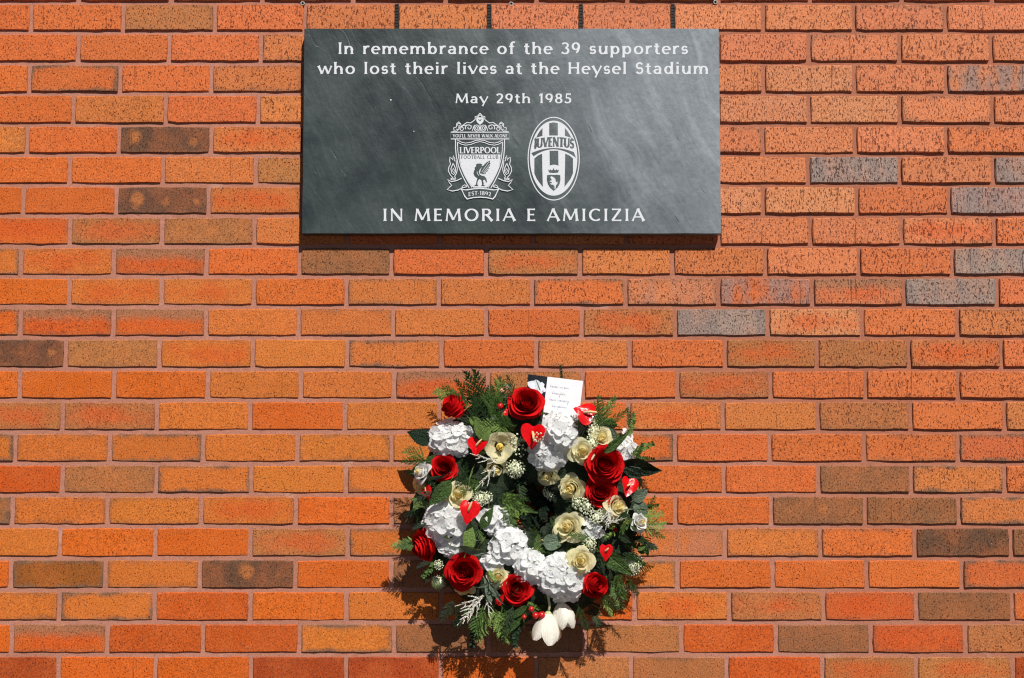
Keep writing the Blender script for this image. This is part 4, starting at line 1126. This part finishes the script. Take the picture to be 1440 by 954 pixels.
# white tulips hanging at the bottom
MAT['tulip'] = petal_mat('tulip_petal', (.88, .86, .76), rough=.5, trans=.35, var=.06, bumpk=.12)
def tulip_petal(op, seed):
    def fn(u, v):
        r = .10+.34*math.sin(PI*min(1, v*.80))**.8+op*v**2.5; w = .86*math.sin(PI*min(1, .16+v*.80))**.6
        a = u*w*(1-.25*v)+.05*math.sin(4*v+seed); r *= 1-.10*u*u*v+.02*math.sin(5*u+seed)
        return (r*math.sin(a), r*math.cos(a), -v*(1-.05*u*u)+.03*math.sin(3*u+seed)*v)
    v, f = sheet(fn, 8, 10); return mesh('petal', v, f, MAT['tulip'], True)
TP = [tulip_petal(.04, 1), tulip_petal(.34, 2), tulip_petal(.16, 3)]
g = Geo(); g.ball((0, 0, -.02), .12, 8, 6, (1, 1, .7)); g.tube([(0, 0, 0), (.02, 0, .25), (-.06, .02, .55), (-.12, .02, .8)], [.05, .045, .045, .045], 7); TC = g.me('tulip_stem', MAT['pale_stem'], True)
def tulip(px, py, L_, lean, pitch_, opens, seed, extra=.02, label=None):
    p, _ = place(px, py, 0); p = at(px, py, -.085-extra)
    M = Matrix.Rotation(lean, 4, 'Y') @ Matrix.Rotation(pitch_, 4, 'X')
    o = put('white_tulip', TC, p, M, L_*PXM, label=label)
    for k in range(6):
        sub('petal', TP[opens[k % len(opens)]], o, Matrix.Rotation(2*PI*k/6+seed, 4, 'Z') @ Matrix.Scale(1.0 if k % 2 else .92, 4))
tulip(771, 862, 40, .10, .12, (1, 2, 1), .25, .024, 'white tulip hanging head down at the bottom of the wreath')
tulip(788, 848, 38, -.22, .0, (0, 0, 2), .8, .006, 'closed white tulip half hidden behind the open one')

# ---- foliage
def dk(k=1.0, t='d'):
    b = {'d': (.016, .038, .009), 'm': (.040, .082, .016), 'l': (.12, .19, .045), 'y': (.14, .17, .04), 'g': (.13, .18, .125), 'b': (.008, .022, .009)}[t]
    q = k*R.uniform(.8, 1.2); return (b[0]*q, b[1]*q, b[2]*q)
def leaf(px, py, L_, deg, kind='ovate', t='d', extra=0.0, tilt=.2, roll=0.0, label=None, k=None):
    p, n_ = place(px, py, extra); ms = LEAF[kind]; put('leaf', ms[R.randrange(len(ms)) if k is None else k], p, grow(deg, tilt, roll), L_*PXM, dk(1, t), label)
# leaves that can be singled out (start point, length, direction)
leaf(611, 622, 42, 158, 'serrated', 'b', .0, .05, .2, 'large dark toothed leaf at the upper left edge', 0)
leaf(634, 676, 46, 232, 'ovate', 'm', .03, .15, -.3, 'broad green leaf between white flower and red anthurium', 0)
leaf(676, 618, 30, 100, 'ovate', 'l', .03, .1, .4, None, 1); leaf(676, 618, 20, 50, 'round', 'l', .03, .1)
leaf(848, 638, 50, 38, 'lance', 'm', .03, .1, .2, 'long dark leaf over the white hydrangea at the upper right', 0)
leaf(872, 652, 60, -12, 'serrated', 'b', .0, .05, .5, 'dark toothed leaf pointing right past the edge of the wreath', 1)
leaf(868, 600, 34, 160, 'ovate', 'm', .01, .1); leaf(866, 622, 36, 130, 'ovate', 'g', .0, .1)
leaf(890, 704, 26, 38, 'round', 'g', .01, .15, .2); leaf(896, 706, 26, -65, 'round', 'g', .01, .15)
leaf(764, 765, 30, 12, 'round', 'g', .02, .1); leaf(590, 673, 44, -4, 'lance', 'g', .04, .0, .9)
leaf(655, 778, 44, 75, 'ovate', 'l', .03, .1, .5); leaf(642, 770, 48, -8, 'lance', 'g', .035, .1, .7); leaf(676, 744, 34, 60, 'ovate', 'm', .01)
leaf(848, 775, 54, -42, 'ovate', 'm', .02, .05, .2, 'long green leaf above the cream blossom ball', 1)
leaf(594, 700, 26, 235, 'lobed', 'l', .0, .0); leaf(905, 758, 26, -75, 'ovate', 'm', 0, .1); leaf(905, 765, 22, -20, 'ovate', 'l', 0, .1)
leaf(720, 708, 44, -20, 'lance', 'm', -.01, .2); leaf(605, 655, 32, 200, 'ovate', 'm', .0, .0); leaf(611, 640, 30, 240, 'ovate', 'm', .0, .1)
leaf(696, 690, 30, 240, 'ovate', 'b', 0, .1); leaf(660, 588, 24, -30, 'ovate', 'l', .03, .1)
for (x, y, L_, d) in ((742, 852, 36, 215), (738, 858, 40, 235), (748, 866, 30, 205), (733, 870, 34, 250), (760, 872, 24, 230)): leaf(x, y, L_, d, 'lance', 'm', .0, .05)
for (x, y, L_, d) in ((690, 850, 40, 100), (684, 836, 30, 40), (688, 820, 36, 300), (672, 826, 26, 10)): leaf(x, y, L_, d, 'lance', 'g', .015, .15, .5)
for i in range(12):
    leaf(R.uniform(868, 898), R.uniform(728, 782), R.uniform(15, 24), R.uniform(-70, 80), 'ovate', R.choice('mmld'), R.uniform(0, .03), R.uniform(0, .5), R.uniform(-.6, .6))

def spr(px, py, L_, deg, t='m', k=None, extra=0.0, tilt=.12, kind='c', label=None, roll=None):
    p, n_ = place(px, py, extra); ms = CON if kind == 'c' else BOX
    put('conifer_sprig' if kind == 'c' else 'leafy_sprig', ms[R.randrange(len(ms)) if k is None else k], p, grow(deg, tilt, R.uniform(-.5, .5) if roll is None else roll), L_*PXM, dk(1, t), label)
# edge sprays read from the photograph
for a in ((684, 590, 70, 98, 'd', 3), (680, 585, 66, 108, 'd', 3), (690, 588, 56, 80, 'm', 1), (702, 580, 44, 82, 'l', 0), (722, 566, 38, 95, 'd', 3), (664, 582, 46, 60, 'm', 1), (672, 575, 50, 125, 'm', 3),
          (662, 572, 46, 150, 'm', 4), (655, 565, 46, 165, 'l', 4), (668, 600, 40, 80, 'd', 2), (700, 596, 44, 100, 'm', 2), (712, 600, 40, 175, 'l', 0), (690, 606, 40, 10, 'l', 4), (725, 600, 40, 160, 'm', 1),
          (828, 600, 44, 62, 'm', 0), (836, 600, 50, 50, 'l', 3), (843, 604, 34, 80, 'm', 2), (850, 598, 36, 28, 'm', 3), (820, 605, 26, 120, 'l', 0),
          (606, 650, 40, 175, 'm', 3), (600, 645, 34, 155, 'l', 0), (604, 662, 31, 195, 'b', 4), (610, 690, 31, 205, 'b', 3), (592, 715, 24, 215, 'b', 1), (602, 735, 23, 195, 'b', 3),
          (592, 766, 40, 173, 'l', 3), (588, 764, 34, 186, 'm', 4), (612, 800, 24, 225, 'b', 2), (606, 790, 21, 195, 'b', 3),
          (686, 850, 60, 262, 'l', 4), (692, 850, 66, 285, 'l', 3), (697, 858, 60, 298, 'l', 4), (680, 850, 50, 245, 'm', 0), (668, 850, 46, 235, 'm', 1), (700, 862, 46, 270, 'm', 3), (703, 850, 40, 310, 'm', 0), (652, 840, 50, 255, 'b', 3), (640, 842, 42, 240, 'b', 1),
          (722, 850, 48, 250, 'd', 3), (735, 850, 44, 265, 'd', 1), (812, 850, 44, 285, 'd', 3), (826, 842, 46, 305, 'd', 1), (842, 836, 40, 320, 'm', 4), (858, 815, 50, 298, 'm', 4), (866, 800, 44, 280, 'm', 3), (850, 840, 34, 290, 'l', 3),
          (888, 790, 36, 335, 'd', 0), (880, 812, 34, 300, 'm', 3), (898, 728, 40, 20, 'l', 1), (900, 735, 42, -10, 'l', 0), (900, 740, 44, -30, 'm', 3), (896, 752, 40, -45, 'b', 2), (905, 722, 34, 48, 'm', 3),
          (704, 692, 46, -50, 'l', 0), (712, 690, 50, -75, 'l', 1), (722, 694, 42, -95, 'l', 2), (696, 716, 42, -40, 'm', 4), (700, 700, 40, -15, 'm', 0),
          (640, 690, 40, 60, 'd', 3), (680, 676, 40, 200, 'm', 4), (660, 680, 44, 230, 'd', 1), (826, 600, 30, 200, 'g', 0), (815, 607, 26, 250, 'g', 2), (760, 780, 40, 40, 'm', 0), (752, 783, 30, 75, 'l', 3), (838, 754, 36, 230, 'm', 2), (842, 740, 40, 20, 'y', 1), (836, 760, 36, 160, 'm', 3)):
    spr(a[0], a[1], a[2]*(.84 if a[1] > 800 or a[0] > 885 else 1), a[3], a[4], a[5], extra=R.uniform(-.01, .02))
for a in ((884, 612, 34, 68, 'l', 0), (890, 640, 36, 38, 'l', 1), (893, 650, 30, 62, 'm', 2), (884, 600, 28, 88, 'm', 2), (790, 535, 22, 92, 'd', 2), (898, 646, 24, 8, 'm', 1), (897, 712, 30, -5, 'm', 0), (680, 862, 34, 265, 'm', 1), (612, 790, 30, 240, 'm', 1), (870, 752, 34, 30, 'm', 0), (876, 765, 34, -5, 'm', 1), (866, 740, 30, 60, 'd', 0),
          (882, 778, 30, -40, 'm', 0), (745, 852, 34, 300, 'd', 0), (668, 862, 50, 262, 'b', 2), (730, 872, 40, 255, 'b', 0)):
    spr(a[0], a[1], a[2], a[3], a[4], a[5], kind='b', extra=R.uniform(-.005, .01))
# foliage packed into the ring behind and between the flowers
for i in range(175):
    th = R.uniform(0, 2*PI); u = R.uniform(-1.0, .95); rho = (RM+RA*u)
    wx, wz = WC.x+rho*math.cos(th), WC.z+rho*math.sin(th); h = math.sqrt(max(0, 1-u*u)); Y = -(.035+DEP*h*R.uniform(.5, .95))
    d = math.degrees(th)+(R.uniform(-75, 75) if u > -.3 else R.uniform(60, 300)); p = Vector((wx, Y, wz)); kind = R.random()
    if u > .45: d = math.degrees(th)+R.choice((-1, 1))*R.uniform(55, 130)
    L_ = R.uniform(24, 40)*PXM*(.8 if u > .3 else 1); til = R.uniform(.0, .75)
    if kind < .52: put('conifer_sprig', R.choice(CON), p, grow(d, til, R.uniform(-.8, .8)), L_, dk(1, R.choice('bddm')))
    elif kind < .66: put('leafy_sprig', R.choice(BOX), p, grow(d, til, R.uniform(-.8, .8)), L_, dk(1, R.choice('bdm')))
    elif kind < .92: put('leaf', R.choice(LEAF['ovate']+LEAF['lance']), p, grow(d, til, R.uniform(-.8, .8)), L_*.8, dk(1, R.choice('bddm')))
    else: put('leaf', R.choice(LEAF['round']), p, grow(d, til, R.uniform(-.8, .8)), L_*.55, dk(1, 'g'))
for i in range(78):        # deep greenery added around the hole, its shade put into the dark leaf colour
    th = R.uniform(0, 2*PI); rho = R.uniform(.040, .110); p = Vector((WC.x+rho*math.cos(th), -R.uniform(.012, .040), WC.z+rho*math.sin(th)))
    d = math.degrees(th)+180+R.uniform(-60, 60); L_ = R.uniform(20, 34)*PXM
    if i % 2: put('conifer_sprig', R.choice(CON), p, grow(d, R.uniform(-.2, .3), R.uniform(-.8, .8)), L_, dk(.8, 'b'))
    else: put('leaf', R.choice(LEAF['ovate']+LEAF['lance']), p, grow(d, R.uniform(-.2, .3), R.uniform(-.8, .8)), L_, dk(.8, 'b'))
for i in range(70):        # bright small tips in lighter greens between the flowers
    th = R.uniform(0, 2*PI); u = R.uniform(-.85, .85); rho = RM+RA*u; h = math.sqrt(1-u*u); Y = -(.050+DEP*h+R.uniform(-.012, .012)); p = Vector((WC.x+rho*math.cos(th), Y, WC.z+rho*math.sin(th))); d = R.uniform(0, 360)
    k = i % 5
    if k < 2: put('leaf', R.choice(LEAF['thin']), p, grow(d, R.uniform(.1, .7), R.uniform(-.6, .6)), R.uniform(16, 30)*PXM, dk(1, R.choice('lgy')))
    elif k == 2: put('leafy_sprig', R.choice(BOX), p, grow(d, R.uniform(.1, .7), R.uniform(-.6, .6)), R.uniform(16, 26)*PXM, dk(1, R.choice('ml')))
    elif k == 3: put('leaf', R.choice(LEAF['ovate']), p, grow(d, R.uniform(.1, .7), R.uniform(-.6, .6)), R.uniform(11, 18)*PXM, dk(1, R.choice('lmg')))
    else: put('conifer_sprig', R.choice(CON), p, grow(d, R.uniform(.1, .6), R.uniform(-.6, .6)), R.uniform(16, 26)*PXM, dk(1, R.choice('lm')))
# moss-wrapped base ring with wire ties
n = N('moss_ring'); P = n.new('TexCoord').outputs['Object']
MAT['moss'] = n.set(Base_Color=n.mix(n.ramp(n.noise(P, 40, 4, .7), .35, .65), (.008, .016, .007), (.022, .042, .014)), Roughness=.95, Normal=n.bump(n.noise(P, 120, 4, .7), .01, 1.0))
vs = []; fs = []; A_, B_ = 56, 16; rr_ = random.Random(8)
for i in range(A_):
    for j in range(B_):
        t = 2*PI*i/A_; q = 2*PI*j/B_; k = 1+rr_.uniform(-.09, .09); rad = .160+.104*math.cos(q)*k
        vs.append((rad*math.cos(t), -.052-.048*math.sin(q)*k, rad*math.sin(t)))
for i in range(A_):
    for j in range(B_): fs.append((i*B_+j, i*B_+(j+1) % B_, ((i+1) % A_)*B_+(j+1) % B_, ((i+1) % A_)*B_+j))
link('moss_ring', mesh('moss_ring', vs, fs, MAT['moss'], True), wreath)

# ------------------------------------------------------------------ the card tucked into the wreath
MAT['paper'] = plain('white_card', (.78, .78, .80), .7, .3, var=.03, vscale=30)
MAT['ink'] = plain('pen_ink', (.16, .20, .34), .6, .3); MAT['photo'] = plain('printed_black', (.012, .012, .015), .25, .5, var=.5, vscale=40)
MAT['print_white'] = plain('printed_white_flower', (.66, .70, .76), .3, .5, var=.2, vscale=60); MAT['print_green'] = plain('printed_green', (.10, .16, .05), .3, .5)
CY = -.100
tl = at(770, 530, CY); tr = at(820, 536, CY)
card = empty('sympathy_card', tl)
tag(card, 'white handwritten card with a black picture page, tucked into the top of the wreath', 'card')
ux = (tr-tl); wcard = ux.length; ang = math.atan2(ux.z, ux.x)
def panel(name, x0, x1, h, mat, th=.0005, turn=0.0):
    g = Geo(); g.box(((x0+x1)/2, th/2, -h/2), (abs(x1-x0)/2, th/2, h/2)); return link(name, g.me(name, MAT[mat]), card, mat4=Matrix.Rotation(-ang, 4, 'Y') @ Matrix.Rotation(turn, 4, 'Z'))
Hc = 66*MM
note = panel('note_page', 0, wcard, Hc, 'paper')
pic = panel('picture_page', -27*MM, 0, Hc*.55, 'photo', turn=.16)
g = Geo(); rr_ = random.Random(12); u = MM
def scribble(x, z, word):
    """a hand-written word as one running pen line; returns its end"""
    for ch in word:
        hgt = {'l': 4.6, 'h': 4.4, 't': 4.0, 'f': 4.8, 'g': -3.6, 'y': -3.6, 'p': -3.2, 'T': 5.4, 'N': 5.2, 'Y': 5.2}.get(ch, 0); w = 3.3 if ch in 'mw' else 1.5 if ch in 'il' else 2.3
        pts = [(x, z), (x+w*.25, z+2.1+rr_.uniform(-.4, .4)), (x+w*.5, z+.2), (x+w*.75, z+1.8+rr_.uniform(-.5, .5)), (x+w, z)]
        if ch in 'oaec': pts = [(x, z+.5), (x+w*.7, z+1.9), (x+w*.2, z+1.6), (x+w*.2, z+.2), (x+w*.8, z+.1), (x+w, z+.8)]
        if hgt > 0: pts = [(x, z), (x+w*.5, z+hgt), (x+w*.3, z+.2), (x+w, z+1.0)]
        if hgt < 0: pts = [(x, z+1.8), (x+w*.3, z+.1), (x+w*.8, z+1.9), (x+w*.6, z+hgt), (x+w*.2, z+hgt+.8), (x+w, z+.6)]
        g.tube([(a*u, -.00025, b*u) for a, b in pts], .17*u, 3, cap=False); x += w*.98
    return x+2.0
for z, x0, words in ((-13.5, 5, ('Never', 'in', 'our')), (-22.5, 9, ('Thoughts',)), (-31.5, 6, ('Your', 'memory')), (-40, 11, ('forgotten',)), (-48, 16, ('you',))):
    x = x0
    for w_ in words: x = scribble(x, z, w_)
link('handwriting', g.me('handwriting', MAT['ink']), note)
g = Geo()
for (cx, cz, r_) in ((-20, -13, 6), (-14, -11, 5), (-17, -17, 5), (-8, -15, 6), (-4, -18, 4), (-7, -21, 4)):
    k_ = 9; g.add([(cx*u+r_*u*(1+.25*math.sin(3*t+cx))*math.cos(t), -.0002-.00004*r_, cz*u+r_*u*(1+.2*math.cos(2*t+cz))*math.sin(t)) for t in [2*PI*i/k_ for i in range(k_)]], [tuple(range(k_))])
link('printed_flowers', g.me('printed_flowers', MAT['print_white']), pic)
g = Geo(); g.add([(-16*u, -.0006, -6*u), (-14.5*u, -.0006, -7*u), (-7*u, -.0006, -20*u), (-9.5*u, -.0006, -19*u)], [(0, 3, 2, 1)])
link('printed_leaf', g.me('printed_leaf', MAT['print_green']), pic)
